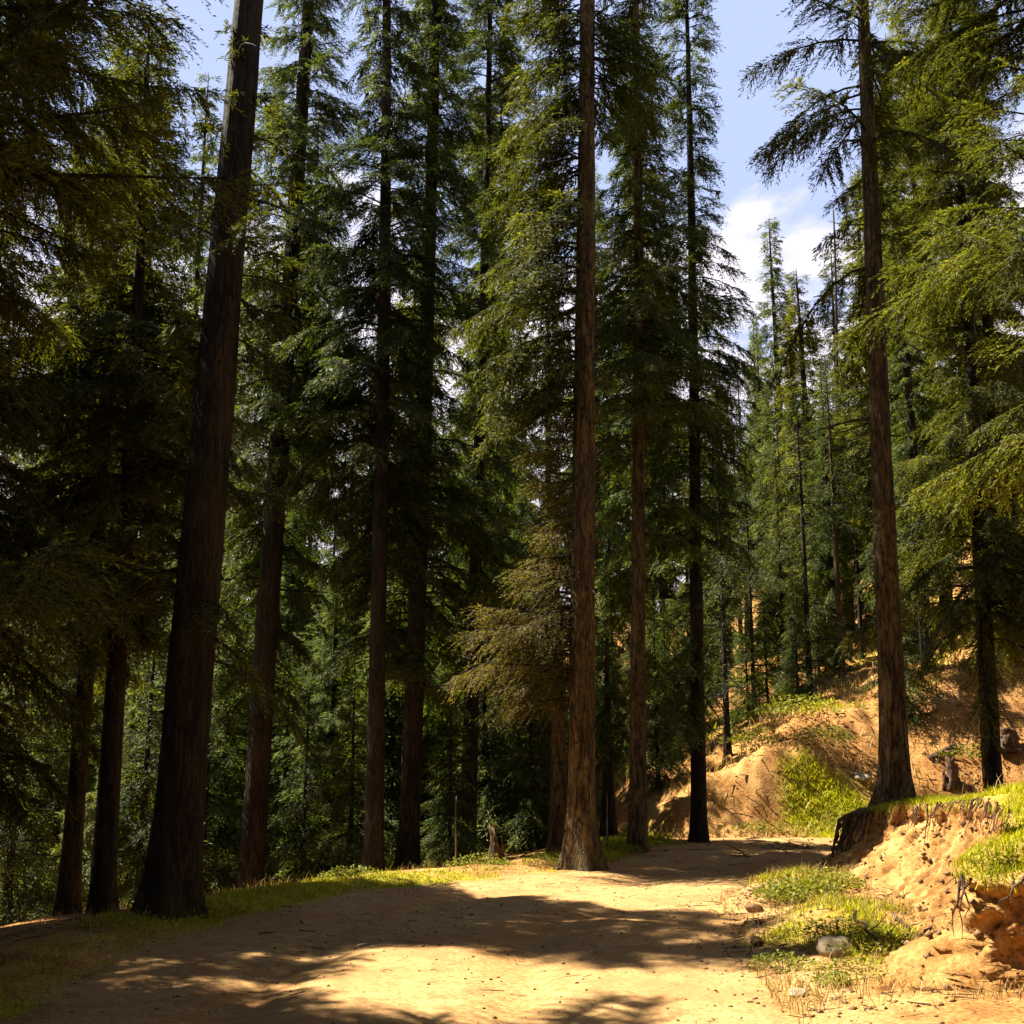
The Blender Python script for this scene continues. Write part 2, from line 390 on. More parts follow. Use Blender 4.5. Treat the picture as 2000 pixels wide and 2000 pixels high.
# distant slope across the valley
hx = np.linspace(-420, 260, 140); hy = np.linspace(0, 1, 24)
HX, HY = np.meshgrid(hx, hy)
hh = (34 + 15 * fbm(HX, HX * 0 + 3, .012, 4, 5)) * HY + 3 * fbm(HX, HY * 60, .09, 3, 8) - 26 * (1 - HY)
Vh = np.stack([HX, 190 + 130 * HY + 6 * fbm(HX, HY * 90, .05, 3, 6), hh], -1).reshape(-1, 3)
ih = np.arange(140 * 24).reshape(24, 140)
Qh = np.stack([ih[:-1, :-1], ih[:-1, 1:], ih[1:, 1:], ih[1:, :-1]], -1).reshape(-1, 4)
tag(link('hill', mesh_np('hill', Vh, Qh, None, [hill_mat()], smooth=True)), kind='structure')

# cut bank: a sheet that follows the lip, with an overhanging turf edge
def bank():
    seg = np.linalg.norm(np.diff(LIP, axis=0), axis=1); cs = np.concatenate([[0], np.cumsum(seg)])
    s0, s1 = cs[1] + .5, cs[-1] - 1
    s = np.arange(s0, s1, .045); k = 46
    lx, ly, lz = np.interp(s, cs, LIP[:, 0]), np.interp(s, cs, LIP[:, 1]), np.interp(s, cs, LIPZ)
    ker = np.ones(9) / 9
    for _ in range(2):
        lx = np.convolve(np.pad(lx, 4, 'edge'), ker, 'valid'); ly = np.convolve(np.pad(ly, 4, 'edge'), ker, 'valid'); lz = np.convolve(np.pad(lz, 4, 'edge'), ker, 'valid')
    lz = lz + .07 * fbm(s, s * 0 + 8, 1.1, 4, 77)
    tx, ty = np.gradient(lx), np.gradient(ly); q = np.hypot(tx, ty); nxv, nyv = -ty / q, tx / q   # towards the road
    block = np.exp(-((lx - 3.5) ** 2 / .7 + (ly - 7.75) ** 2 / .25))
    foot = (.85 + .25 * fbm(s, s * 0, .7, 3, 71)) * (1 - block) * sst(16.5, 14, ly) + .16
    t = np.linspace(0, 1, k)[None]
    # profile: from behind the lip (t=0), over the turf edge (t~.25), under it, down the face to the foot (t=1)
    over = (.03 + .10 * fbm(s, s * 0 + 4, 2.2, 4, 73) + .04 * block)[:, None]
    f = np.clip((t - .27) / .73, 0, 1)
    outw = np.where(t < .27, -.45 + (.45 + over) * (t / .27), over * (1 - sst(0, .16, f)) + (-.03 + (foot[:, None] + .03) * f ** 1.5) * sst(0, .16, f))
    topz = lz[:, None] + .012 - .05 * sst(.15, .27, t)
    base = (.02 + .02 * block)[:, None]
    z = np.where(t < .27, topz, (topz - .03) * (1 - f) ** 1.15 + base * (1 - (1 - f) ** 1.15))
    S = s[:, None] + 0 * t; Tt = t + 0 * S
    n1 = fbm(S, Tt * 1.6, 3.0, 4, 81); n2 = fbm(S, Tt * 1.6, 9.0, 3, 83)
    face = sst(.22, .36, t)
    n3 = fbm(S, Tt * 2.2, 20.0, 2, 87)
    crag = np.abs(fbm(S, Tt * 1.3, 4.5, 4, 91)); crag = (crag - .25) * sst(1.0, .45, f)
    outw = outw + face * (.09 * n1 + .05 * n2 + .06 * n3 - .26 * crag - .10 * block[:, None] * sst(.0, .3, f) * sst(1., .6, f)) + (1 - face) * .02 * n2
    z = z + .02 * n2 + .03 * n1 * face * (1 - t)
    z = np.where(t < .08, z - .06 * (1 - t / .08), z)                    # back edge dives under the bench
    z = np.where(t > .96, z - .10 * (t - .96) / .04, z)                  # foot dives under the apron
    x = lx[:, None] + nxv[:, None] * outw; y = ly[:, None] + nyv[:, None] * outw
    gfoot = ground(x, y)
    z = np.where(f > .5, np.maximum(z, (gfoot - .01) * sst(.5, .8, f) + z * (1 - sst(.5, .8, f))), z)
    z = np.where(t > .97, gfoot - .05, z)
    Vb = np.stack([x, y, z], -1).reshape(-1, 3)
    n = len(s); ib = np.arange(n * k).reshape(n, k)
    Qb = np.stack([ib[:-1, :-1], ib[:-1, 1:], ib[1:, 1:], ib[1:, :-1]], -1).reshape(-1, 4)
    g = (1 - sst(.22, .28, t)) * (.40 + .7 * n1 + .5 * n2) * (1 - .85 * block[:, None]) ; 
    sand = sst(.36, .58, t + .30 * n1 + .12 * n2) * (1 - .95 * block[:, None])
    col = np.stack([np.clip(g, 0, 1) + 0 * S, 0 * S, np.clip(sand, 0, 1) + 0 * S, 0 * S + 1], -1).reshape(-1, 4)
    r = np.random.default_rng(17)
    fm = np.argwhere((t + 0 * S > .34) & (t + 0 * S < .97) & (S > s0 + 2.0) & (S < s0 + 14))
    pk = fm[r.integers(0, len(fm), 2600)]; pc = np.stack([x, y, z], -1)[pk[:, 0], pk[:, 1]] + r.normal(0, .015, (2600, 3))
    rad = .005 + .034 * r.random(2600) ** 5
    base8 = np.array([(1, 0, 0), (0, 1, 0), (-1, 0, 0), (0, -1, 0), (0, 0, .8), (0, 0, -.8)], float)
    vv = (base8[None] * (1 + .4 * r.normal(size=(2600, 6, 1)).clip(-1, 1)) * rad[:, None, None]) + pc[:, None]
    ff = np.array([(0, 1, 4), (1, 2, 4), (2, 3, 4), (3, 0, 4), (1, 0, 5), (2, 1, 5), (3, 2, 5), (0, 3, 5)])
    tag(link('bank_clods', mesh_np('bank_clods', vv.reshape(-1, 3), None, (np.arange(2600)[:, None, None] * 6 + ff).reshape(-1, 3), [M_STONE_D])), 'brown clods and stones stuck in the face of the cut bank', 'clods', kind='stuff')
    tm = np.argwhere((t + 0 * S > .02) & (t + 0 * S < .30) & (fbm(x, y, 1.7, 3, 19) > -.45))
    pk = tm[r.integers(0, len(tm), 30000)]; pc = np.stack([x, y, z], -1)[pk[:, 0], pk[:, 1]] + r.normal(0, .02, (30000, 3)) * (1, 1, .2)
    bv, bq, bt = blades(pc[:, 0], pc[:, 1], pc[:, 2], .02, .08, .004)
    tag(link('turf_edge', mesh_np('turf_edge', bv, bq, bt, [M_GRASS])), 'yellowish turf along the overhanging edge of the cut bank', 'grass', kind='stuff')
    tag(link('cut_bank', mesh_np('cut_bank', Vb, Qb, None, [M_SOIL], smooth=True, col=col)), kind='structure')

# ------------------------------------------------------------------ grass, pebbles, twigs (uncountable)
rng = np.random.default_rng(5)
def scatter(n, box, dens):
    x = rng.uniform(box[0], box[1], n); y = rng.uniform(box[2], box[3], n)
    keep = rng.random(n) < dens(x, y)
    return x[keep], y[keep]
def blades(x, y, z, h0, h1, w):
    n = len(x); h = rng.uniform(h0, h1, n); a = rng.uniform(0, 2 * PI, n); w = w * rng.uniform(.6, 1.4, n)
    lean = rng.uniform(.2, 1.1, n) * h; b = a + rng.normal(0, .7, n) + PI / 2
    p = np.stack([x, y, z - .008], -1); dx = np.stack([np.cos(a) * w, np.sin(a) * w, 0 * w], -1)
    tip = p + np.stack([np.cos(b) * lean, np.sin(b) * lean, h], -1)
    mid = p + np.stack([np.cos(b) * lean * .35, np.sin(b) * lean * .35, h * .6], -1)
    V = np.stack([p - dx, p + dx, mid + dx * .8, tip, mid - dx * .8], 1).reshape(-1, 3)
    i = np.arange(n)[:, None] * 5
    return V, i + np.array([[0, 1, 2, 4]]), i + np.array([[4, 2, 3]])
Vs, Qs, Ts, nv = [], [], [], 0
for n, box, h0, h1, w in ((110000, (-5, 2, 6, 18), .015, .06, .005), (90000, (1.8, 4.6, 7.5, 17), .015, .06, .004), (80000, (2.8, 7.5, 7.5, 17.5), .03, .10, .006), (60000, (1, 10, 17, 23), .04, .11, .009), (40000, (3.5, 9, 21, 26), .02, .07, .008), (30000, (2, 14, 25, 48), .08, .2, .02)):
    x, y = scatter(n, box, lambda a, b: grassf(a, b) ** 1.3)
    v, q, t3 = blades(x, y, ground(x, y), h0, h1, w)
    Vs.append(v); Qs.append(q + nv); Ts.append(t3 + nv); nv += len(v)
tag(link('grass', mesh_np('grass', np.vstack(Vs), np.vstack(Qs), np.vstack(Ts), [M_GRASS])), 'short yellow green grass along the verge, the bank edge and the slopes', 'grass', kind='stuff')

bank()
M_DRY = foliage_mat('dry_stalks', (.16, .10, .03), (.34, .23, .08), (.50, .38, .16), .25)
Vs, Qs, Ts, nv = [], [], [], 0
for n, box, h0, h1, w in ((26000, (1.6, 4.6, 7.5, 17), .03, .16, .0028), (16000, (-5.5, 2, 6.5, 19), .03, .17, .0028), (9000, (4, 9, 9, 22), .05, .22, .004), (26000, (2, 13, 21, 32), .06, .30, .009)):
    x, y = scatter(n, box, lambda a, b: np.clip(.25 + .9 * fbm(a, b, 1.6, 3, 47), 0, 1) * ((polydist(LEFT, a, b)[0] < .1) | (polydist(RIGHT, a, b)[0] > -.15)))
    v, q, t3 = blades(x, y, ground(x, y), h0, h1, w)
    Vs.append(v); Qs.append(q + nv); Ts.append(t3 + nv); nv += len(v)
tag(link('dry_grass', mesh_np('dry_grass', np.vstack(Vs), np.vstack(Qs), np.vstack(Ts), [M_DRY])), 'straw coloured dry stalks scattered over verge, bank and slope', 'grass', kind='stuff')
def pebbles(name, n, box, dens, r0, r1, mat, label):
    x, y = scatter(n, box, dens); z = ground(x, y); n = len(x)
    r = r0 + (r1 - r0) * rng.random(n) ** 3
    base = np.array([(1, 0, 0), (0, 1, 0), (-1, 0, 0), (0, -1, 0), (0, 0, .7), (0, 0, -.7)], float)
    jit = 1 + .35 * rng.normal(size=(n, 6, 1)).clip(-1, 1)
    a = rng.uniform(0, 2 * PI, n); c, s_ = np.cos(a), np.sin(a)
    v = base[None] * jit * r[:, None, None]
    v = np.stack([v[..., 0] * c[:, None] - v[..., 1] * s_[:, None], v[..., 0] * s_[:, None] + v[..., 1] * c[:, None], v[..., 2]], -1)
    v = v + np.stack([x, y, z + r * .15], -1)[:, None]
    f = np.array([(0, 1, 4), (1, 2, 4), (2, 3, 4), (3, 0, 4), (1, 0, 5), (2, 1, 5), (3, 2, 5), (0, 3, 5)])
    t3 = (np.arange(n)[:, None, None] * 6 + f[None]).reshape(-1, 3)
    tag(link(name, mesh_np(name, v.reshape(-1, 3), None, t3, [mat])), label, 'gravel', kind='stuff')
edge = lambda x, y: .12 + .8 * sst(.8, -.2, np.abs(polydist(RIGHT, x, y)[0]))
pebbles('gravel', 22000, (-3.4, 4.2, 6.5, 20), edge, .003, .018, M_STONE_D, 'small brown pebbles strewn over the dirt road')
pebbles('bank_rubble', 5000, (1.8, 4.3, 7.4, 16), lambda x, y: .6 * (polydist(RIGHT, x, y)[0] > 0) * (polydist(LIP, x, y)[0] < 0), .004, .026, M_STONE_D, 'crumbs of earth and stone below the cut bank')
def twigs():
    x1, y1 = scatter(1800, (1.7, 4.3, 7.4, 16), lambda x, y: .5 * (polydist(RIGHT, x, y)[0] > -.2) * (polydist(LIP, x, y)[0] < .1))
    x2, y2 = scatter(1500, (-5.5, 2.0, 7, 18), lambda x, y: sst(-.3, .3, -polydist(LEFT, x, y)[0]) * .5)
    x3, y3 = scatter(1500, (-3.2, 4.2, 6.6, 20), lambda x, y: .10 + .5 * sst(.1, .5, fbm(x, y, .8, 3, 44)))
    x4, y4 = scatter(2600, (3.5, 14, 18, 34), lambda x, y: .6 + 0 * x)
    x, y = np.concatenate([x1, x2, x3, x4]), np.concatenate([y1, y2, y3, y4]); z = ground(x, y) + .012
    b = MB()
    for i in range(len(x)):
        a = rng.uniform(0, 2 * PI); l = rng.uniform(.04, .22) * (1 if y[i] < 18 else 2.5); r = rng.uniform(.002, .005) * (1 if y[i] < 18 else 2.5)
        d = np.array([math.cos(a), math.sin(a), rng.normal(0, .15)]) * l
        p = np.array([x[i], y[i], z[i]])
        b.tube([p - d / 2, p + rng.normal(0, .006, 3), p + d / 2], [r, r, r * .5], 3, cap=False)
    tag(link('twig_litter', b.mesh('twig_litter', [M_ROOT])), 'dead twigs littering the verge, the road edges and the slope', 'twigs', kind='stuff')
twigs()

# ------------------------------------------------------------------ trees
def trunk_mesh(name, H, r0, seed, seg=24, step=.14, flare=.55, fl_h=.35, mat=M_BARK, stubs=0, lobes=True, bend=.0):
    r = np.random.default_rng(seed)
    zs = np.concatenate([np.arange(-.5, 1.2, step * .5), np.arange(1.2, H, step * 1.5), [H]])
    a = np.arange(seg) / seg * 2 * PI
    u = np.clip(zs / H, 0, 1)
    rad = r0 * (1 - u) ** .72 * (1 - .10 * u) + .006
    fl = np.exp(-np.maximum(zs, -.2) / fl_h)
    A, Z = np.meshgrid(a, zs)
    rr = rad[:, None] * np.ones(seg)[None]
    ridge = .055 * (fbm(np.cos(A) * 4 + seed, np.sin(A) * 4 + Z * .35, 1.6, 3, seed + 2)) + .05 * fbm(A * 0 + np.cos(A) * 2.2, np.sin(A) * 2.2 + Z * .8, .9, 3, seed + 5)
    lob = (.5 + .5 * np.cos(A * 5 + r.uniform(0, 6) + .8 * np.sin(A + seed))) if lobes else .5
    rr = rr * (1 + ridge * 1.6 + flare * fl[:, None] * (.45 + 1.0 * lob))
    bx = bend * H * (np.sin(u * PI * r.uniform(.8, 1.6)) * u)
    by = .5 * bend * H * np.sin(u * 5) * u
    X = rr * np.cos(A) + bx[:, None]; Y = rr * np.sin(A) + by[:, None]
    b = MB()
    n = len(zs); i = np.arange(n - 1)[:, None] * seg; j = np.arange(seg)[None]; k = (j + 1) % seg
    b.add(np.stack([X, Y, Z], -1).reshape(-1, 3), np.stack([i + j, i + k, i + seg + k, i + seg + j], -1).reshape(-1, 4))
    for _ in range(stubs):                             # dead bare branches left on the stem
        h = r.uniform(.12, .75) * H; az = r.uniform(0, 2 * PI); l = r.uniform(.15, 1.15)
        rb = np.interp(h, zs, rad); d = np.array([math.cos(az), math.sin(az), 0])
        s = np.linspace(0, 1, 6)[:, None]
        p = d * rb * .6 + np.array([np.interp(h, zs, bx), np.interp(h, zs, by), h]) + s * l * d + s ** 2 * l * np.array([r.normal(0, .25), r.normal(0, .25), r.uniform(-.7, .1)])
        b.tube(p, np.linspace(.02, .004, 6) * r.uniform(.6, 1.2), 4)
    return b.mesh(name, [mat]), (lambda h: (np.interp(h, zs, bx), np.interp(h, zs, by)))

def crown_mesh(name, H, hb, R, seed, whorl=.22, nbr=6, leaf=.092, twig=.054, leafgap=.021, mat=M_FIR, droop=.75, rise=.22,
               az0=None, spread=PI, gap=.25, shape='column', offs=None, lw=.23, thin=None, wood=True, longest=1.25):
    """fir crown: drooping limbs with flat two-sided sprays of many small needle clusters"""
    r = np.random.default_rng(seed)
    hs = np.arange(hb, H - .05, whorl)
    h = np.repeat(hs, nbr) + r.normal(0, whorl * .35, len(hs) * nbr)
    h = np.clip(h, hb - .2, H - .05); nB = len(h)
    az = r.uniform(0, 2 * PI, nB) if az0 is None else az0 + r.uniform(-spread, spread, nB)
    u = (h - hb) / (H - hb)
    if shape == 'column': prof = np.minimum(1.0, (1 - u) ** .75 * 1.55) * (.72 + .28 * np.sin(u * 9 + seed))
    elif shape == 'cone': prof = (1 - u) ** .9 * (.85 + .15 * np.sin(u * 14 + seed))
    else: prof = np.minimum(1, (1 - u) ** .6 * 1.5) * (.45 + .55 * (np.sin(u * 16 + seed) > -.2))
    clump = fbm(np.cos(az) * 1.2 + 9, h * .9 + np.sin(az), .8, 3, seed + 7)
    Lb = R * np.maximum(prof, .10) * r.uniform(.55, longest, nB) * (1 + .55 * clump) + .10
    keep = ((r.random(nB) > gap * .5) & (clump > -.62 + gap)) | (u > .82)
    if thin is not None: keep &= thin(h, az, r)
    h, az, Lb, u = h[keep], az[keep], Lb[keep], u[keep]; nB = len(h)
    a_ = rise * r.uniform(.2, 1.6, nB) + .45 * np.maximum(u - .55, 0); b_ = droop * r.uniform(.55, 1.35, nB) * (1 - .5 * u)
    d = np.stack([np.cos(az), np.sin(az), 0 * az], -1); pr = np.stack([-np.sin(az), np.cos(az), 0 * az], -1)
    wig = r.normal(0, .14, nB)
    o = np.zeros((nB, 2)) if offs is None else np.stack(offs(h), -1)
    def pos(i, s):
        z = h[i] + Lb[i] * (a_[i] * s - b_[i] * s * s + .12 * s ** 4)
        p = d[i] * (Lb[i] * s)[:, None] + pr[i] * (Lb[i] * wig[i] * s * s)[:, None]
        p[:, 2] += z; p[:, :2] += o[i]
        return p
    nT = np.maximum(3, (Lb / twig).astype(int) * 2)
    bi = np.repeat(np.arange(nB), nT); T = len(bi)
    s = r.uniform(0, 1, T) ** .72 * .92 + .08
    p0 = pos(bi, s); tg = pos(bi, np.minimum(s + .03, 1.04)) - p0; tg /= np.linalg.norm(tg, axis=1)[:, None]
    side = r.choice([-1.0, 1.0], T)
    lt = (.15 + .34 * Lb[bi] * (1 - s) ** .7 * np.minimum(1, s * 3 + .3) + .05 * Lb[bi]) * r.uniform(.6, 1.3, T)
    lt = np.minimum(lt, .62)
    td = tg * r.uniform(.5, 1.0, (T, 1)) + pr[bi] * (side * r.uniform(.35, .95, T))[:, None]
    td[:, 2] -= r.uniform(.0, .95, T); td /= np.linalg.norm(td, axis=1)[:, None]
    nL = np.maximum(3, (lt / leafgap).astype(int))
    ti = np.repeat(np.arange(T), nL); M = len(ti)
    first = np.concatenate([[0], np.cumsum(nL)[:-1]]); k = np.arange(M) - first[ti]
    w = (k + r.uniform(0, 1, M)) / nL[ti]
    c = p0[ti] + td[ti] * (lt[ti] * w)[:, None]; c[:, 2] -= .22 * lt[ti] * w * w
    up = np.array([0, 0, 1.]) + r.normal(0, .38, (M, 3))
    sd_ = np.cross(td[ti], up); sd_ /= np.linalg.norm(sd_, axis=1)[:, None] + 1e-9
    sg = np.where(k % 2 == 0, 1.0, -1.0)
    ld = td[ti] * r.uniform(.6, 1.1, (M, 1)) + sd_ * (sg * r.uniform(.1, .75, M))[:, None] + r.normal(0, .14, (M, 3))
    ld /= np.linalg.norm(ld, axis=1)[:, None]
    ws = np.cross(ld, np.cross(td[ti], sd_) + r.normal(0, .35, (M, 3))); ws /= np.linalg.norm(ws, axis=1)[:, None] + 1e-9
    ll = leaf * r.uniform(.6, 1.35, M) * (1 - .35 * w); wd = ll * lw
    m1 = c + ld * (ll * .45)[:, None]
    Vl = np.stack([c, m1 + ws * (wd * .5)[:, None], c + ld * ll[:, None], m1 - ws * (wd * .5)[:, None]], 1).reshape(-1, 3)
    Ql = np.arange(M * 4).reshape(-1, 4)
    mb = MB(); mb.add(Vl, Ql)
    nleaf = M
    if wood:
        K = 6; ss = np.linspace(0, .96, K); P = np.stack([pos(np.arange(nB), np.full(nB, q)) for q in ss], 1)   # nB,K,3
        rad = (.006 + .011 * Lb)[:, None] * (1 - .85 * ss)[None]
        ax1 = pr[:, None] + 0 * P; ax2 = np.array([0, 0, 1.])[None, None] + 0 * P
        ring = np.stack([P + rad[..., None] * (math.cos(q) * ax1 + math.sin(q) * ax2) for q in (0, 2.1, 4.2)], 2)   # nB,K,3,3
        base = np.arange(nB)[:, None, None] * (K * 3) + np.arange(K - 1)[None, :, None] * 3; j = np.arange(3)[None, None]; kk = (j + 1) % 3
        Qw = np.stack([base + j, base + kk, base + 3 + kk, base + 3 + j], -1).reshape(-1, 4)
        mb.add(ring.reshape(-1, 3), Qw)
        # twig stems
        Pt = np.stack([p0, p0 + td * (lt * .9)[:, None] - np.array([0, 0, 1]) * (.18 * lt)[:, None]], 1)
        wv = np.cross(td, np.array([0, 0, 1.])); wv = wv / (np.linalg.norm(wv, axis=1)[:, None] + 1e-9) * .004
        Vt = np.stack([Pt[:, 0] - wv, Pt[:, 0] + wv, Pt[:, 1]], 1).reshape(-1, 3)
        mb.add(Vt, None, np.arange(len(Vt)).reshape(-1, 3))
    Qa = np.vstack(mb.q); Ta = np.vstack(mb.t) if mb.t else None
    qm = np.ones(len(Qa), np.int32); qm[:nleaf] = 0
    return mesh_np(name, np.vstack(mb.v), Qa, Ta, [mat, M_BARK], qm, 1 if Ta is not None else None)

def tree(label, px, py, Y, crown, dia, H, top=None, name='fir_tree', group=None, seed=1, seg=26, bark=M_BARK, stubs=10, flare=.38, bend=.004, x=None, cat='tree'):
    """a tree whose stem meets the ground on the sight line (px, py) at depth Y"""
    X = on_depth(px, py, Y).x if x is None else x
    z = gz(X, Y)
    root = empty(name, (X, Y, z - .04)); tag(root, label, cat, group)
    me, offs = trunk_mesh(name + '_trunk', H, dia * .40, seed, seg=seg, mat=bark, stubs=stubs, flare=flare, bend=bend)
    link('trunk', me, root)
    crowns = crown if isinstance(crown, list) else [crown]
    for kw in crowns:
        kw = dict(kw); kw.setdefault('H', H); kw.setdefault('seed', seed * 7 + 1)
        link('crown', crown_mesh(name + '_crown', offs=offs, **kw), root)
    if top:
        q = on_depth(top[0], top[1], Y)
        root.rotation_euler = (0, math.atan2(q.x - X, q.z - z), 0)
    return root
HEROES = []
def hero(*a, **k):
    o = tree(*a, **k); HEROES.append(o); return o

away = lambda h, az, r: ~((np.sin(az) < -.35) & (r.random(len(h)) < .8))          # few limbs towards the road
low = lambda h, az, r: ~((np.sin(az) < -.1) & (h < 5.5 + 3 * r.random(len(h))))       # old stems shed the lower limbs that face the road
# left group
hero('massive dark trunk, the thickest tree, standing at the left road edge', 333, 1785, 11.5, [dict(hb=14.5, R=1.2, gap=.3, thin=away), dict(hb=2.6, H=9.6, R=.95, whorl=.4, nbr=4, gap=.35, seed=77, mat=M_OLIVE, thin=lambda h, az, r: ~((np.abs(az - 1.5 * PI) < .8) & (r.random(len(h)) < .55)))], .60, 23, (474, 70), seed=3, seg=36, stubs=8, flare=.4)
hero('slender black trunk farthest left of the pair beside the massive trunk', 128, 1835, 14.6, dict(hb=3.2, R=1.3, gap=.1, mat=M_OLIVE), .30, 12, (178, 1150), seed=4, stubs=6)
hero('reddish brown trunk right of the slender black one, left of the massive trunk', 195, 1830, 13.6, dict(hb=3.4, R=1.25, gap=.1, mat=M_OLIVE), .33, 11.5, (235, 1150), seed=5, stubs=6)
hero('tall dark fir leaning right, just behind and right of the massive trunk', 487, 1735, 19.8, dict(hb=3.4, R=1.4, gap=.12, thin=low), .54, 27, (575, 362), seed=6, bend=.003)
hero('dark straight trunk left of the twin trunk pair at the grass verge', 730, 1715, 18.6, dict(hb=3.4, R=1.25, gap=.12, thin=low), .36, 25, (750, 300), seed=7)
hero('trunk leaning right with a bright sunlit column of foliage near the picture top', 797, 1705, 20.2, dict(hb=3.2, R=1.4, gap=.08, nbr=7, thin=lambda h, az, r: low(h, az, r) & ~((h > 7.5) & (h < 12.5) & (r.random(len(h)) < .82))), .43, 28, (846, 100), seed=8)
hero('narrow dark trunk behind the verge with a thin pale stem beside it', 912, 1690, 21.5, dict(hb=3.2, R=1.3, gap=.12, thin=low), .36, 21, (942, 500), seed=9)
hero('dark trunk half hidden in shade right of the narrow dark trunk', 975, 1655, 25.5, dict(hb=2.4, R=1.2, gap=.2), .36, 9.5, None, seed=10, stubs=5)
# centre
G = hero('big brown trunk in the centre standing at the road edge, tapering out of frame', 1135, 1693, 16.0, [
    dict(hb=2.3, H=6.4, R=1.5, az0=PI * 1.02, spread=.75, whorl=.24, nbr=4, gap=.12, mat=M_BROWN, droop=.5, seed=31, leaf=.06),
    dict(hb=6.4, R=1.45, gap=.25, az0=PI * 1.0, spread=1.15, nbr=4, seed=32, mat=M_OLIVE),
    dict(hb=11.5, H=16, R=1.0, az0=.4, spread=.9, nbr=3, gap=.25, seed=33)], .46, 25, (1141, 0), seed=11, seg=36, stubs=34, flare=.78, bark=M_BARK_LIT)
hero('orange lit trunk showing just behind the left edge of the central trunk', 1092, 1668, 19.4, dict(hb=2.8, R=.8, gap=.25, mat=M_OLIVE), .38, 5.6, None, seed=12, bark=M_BARK_LIT, stubs=5)
hero('short shaded trunk left of the orange lit trunk', 1066, 1650, 23.5, dict(hb=1.8, R=1.1, gap=.2), .32, 6.2, None, seed=13, stubs=4)
hero('dark thin trunk in the gap right of the central trunk', 1190, 1668, 21.0, dict(hb=1.6, R=.7, gap=.2), .32, 3.6, None, seed=14, stubs=5)
hero('brown trunk with dense crown, right of the central trunk and grey stem', 1246, 1660, 18.6, dict(hb=2.7, R=1.15, gap=.16, nbr=6, thin=lambda h, az, r: low(h, az, r) & ~((h < 7) & (r.random(len(h)) < .7))), .33, 20.5, (1243, 200), seed=15, bark=M_BARK_LIT)
hero('straight tree at the bend with its crown against the open sky', 1366, 1645, 20.5, [dict(hb=5.2, R=1.1, gap=.3, nbr=6, droop=.65), dict(hb=2.0, H=6, R=.6, gap=.2, nbr=4, seed=57, az0=PI, spread=2.2)], .34, 18.6, (1348, 500), seed=16, stubs=8)
# right
J = hero('tall bare trunk with flared roots on the edge of the cut bank', 1752, 1580, 15.0, [
    dict(hb=7.6, H=17, R=1.55, gap=.3, whorl=.42, nbr=4, droop=.75, mat=M_OLIVE, shape='tier', seed=41),
    dict(hb=1.6, H=7.0, R=.5, gap=.6, whorl=.7, nbr=2, seed=43, az0=PI * .8, spread=.9)], .42, 18, (1682, 60), seed=17, seg=36, stubs=38, flare=1.05, bark=M_BARK_LIT)
hero('dark trunk on the grassy slope at the right picture edge beside the stump', 1935, 1525, 20.0, dict(hb=3.6, R=1.7, gap=.2, nbr=6, mat=M_OLIVE), .40, 17, (1918, 1150), seed=18, flare=.7)
Rt = hero('near fir at the right edge whose yellow green branches reach across the bare trunk', 2090, 1500, 11.6, [
    dict(hb=3.0, H=5.0, R=1.35, gap=.2, whorl=.26, nbr=6, leaf=.062, lw=.26, twig=.05, leafgap=.014, mat=M_OLIVE, seed=201),
    dict(hb=5.0, R=2.2, gap=.25, whorl=.27, nbr=6, leaf=.062, lw=.26, twig=.05, leafgap=.013, mat=M_OLIVE, droop=.42, rise=.22, longest=1.3, H=14)], .5, 14, None, seed=19, x=5.9)
hero('near fir at the left edge with dim olive branches hanging before the trunks', -190, 1900, 7.3, [
    dict(hb=2.4, R=2.25, gap=.12, whorl=.24, nbr=7, leaf=.050, lw=.24, twig=.042, leafgap=.010, mat=M_OLIVE, droop=.4, H=9.5)], .4, 10, None, seed=20, x=-3.95)

hero('fir at the left picture edge beyond the verge, shading the road', -143, 1850, 12.9, dict(hb=1.6, R=1.75, gap=.0, mat=M_OLIVE), .3, 13.4, None, seed=51, x=-6.3, stubs=4)  # added to throw the shadow band across the road
hero('bushy fir out beyond the left end of the verge', -470, 1850, 11.3, dict(hb=.4, R=1.9, gap=.0, mat=M_OLIVE), .25, 9.6, None, seed=52, x=-7.2, stubs=4)  # added to shade the verge and the left of the road

hero('low bushy fir close by at the left, left of the near olive fir', -520, 1850, 9.6, dict(hb=.3, R=1.3, gap=.06, mat=M_OLIVE), .2, 4.8, None, seed=53, x=-6.3, stubs=4)  # added to keep the near left corner in shade

# roots of the bank-edge tree hanging down the cut face
rr_ = np.random.default_rng(8)
_seg = np.concatenate([[0], np.cumsum(np.linalg.norm(np.diff(LIP, axis=0), axis=1))])
_b = MB()
for _ in range(110):
    s_ = rr_.uniform(_seg[3], _seg[14]); i_ = np.searchsorted(_seg, s_) - 1
    p_ = np.array([np.interp(s_, _seg, LIP[:, 0]), np.interp(s_, _seg, LIP[:, 1]), np.interp(s_, _seg, LIPZ)])
    d_ = LIP[i_ + 1] - LIP[i_]; d_ = d_ / np.linalg.norm(d_); o_ = np.array([-d_[1], d_[0], 0])
    l_ = rr_.uniform(.08, .42); k_ = np.linspace(0, 1, 6)[:, None]
    q_ = p_ + o_ * (.06 + .10 * k_ + rr_.normal(0, .03)) - np.array([0, 0, 1]) * (.03 + l_ * k_) + np.array([*d_, 0]) * k_ * rr_.normal(0, .12) + rr_.normal(0, .008, (6, 3))
    _b.tube(q_, np.linspace(rr_.uniform(.004, .014), .002, 6), 4, cap=False)
tag(link('rootlets', _b.mesh('rootlets', [M_ROOT])), 'thin roots hanging out of the cut bank under the turf edge', 'roots', kind='stuff')
jx, jy, jz = J.location
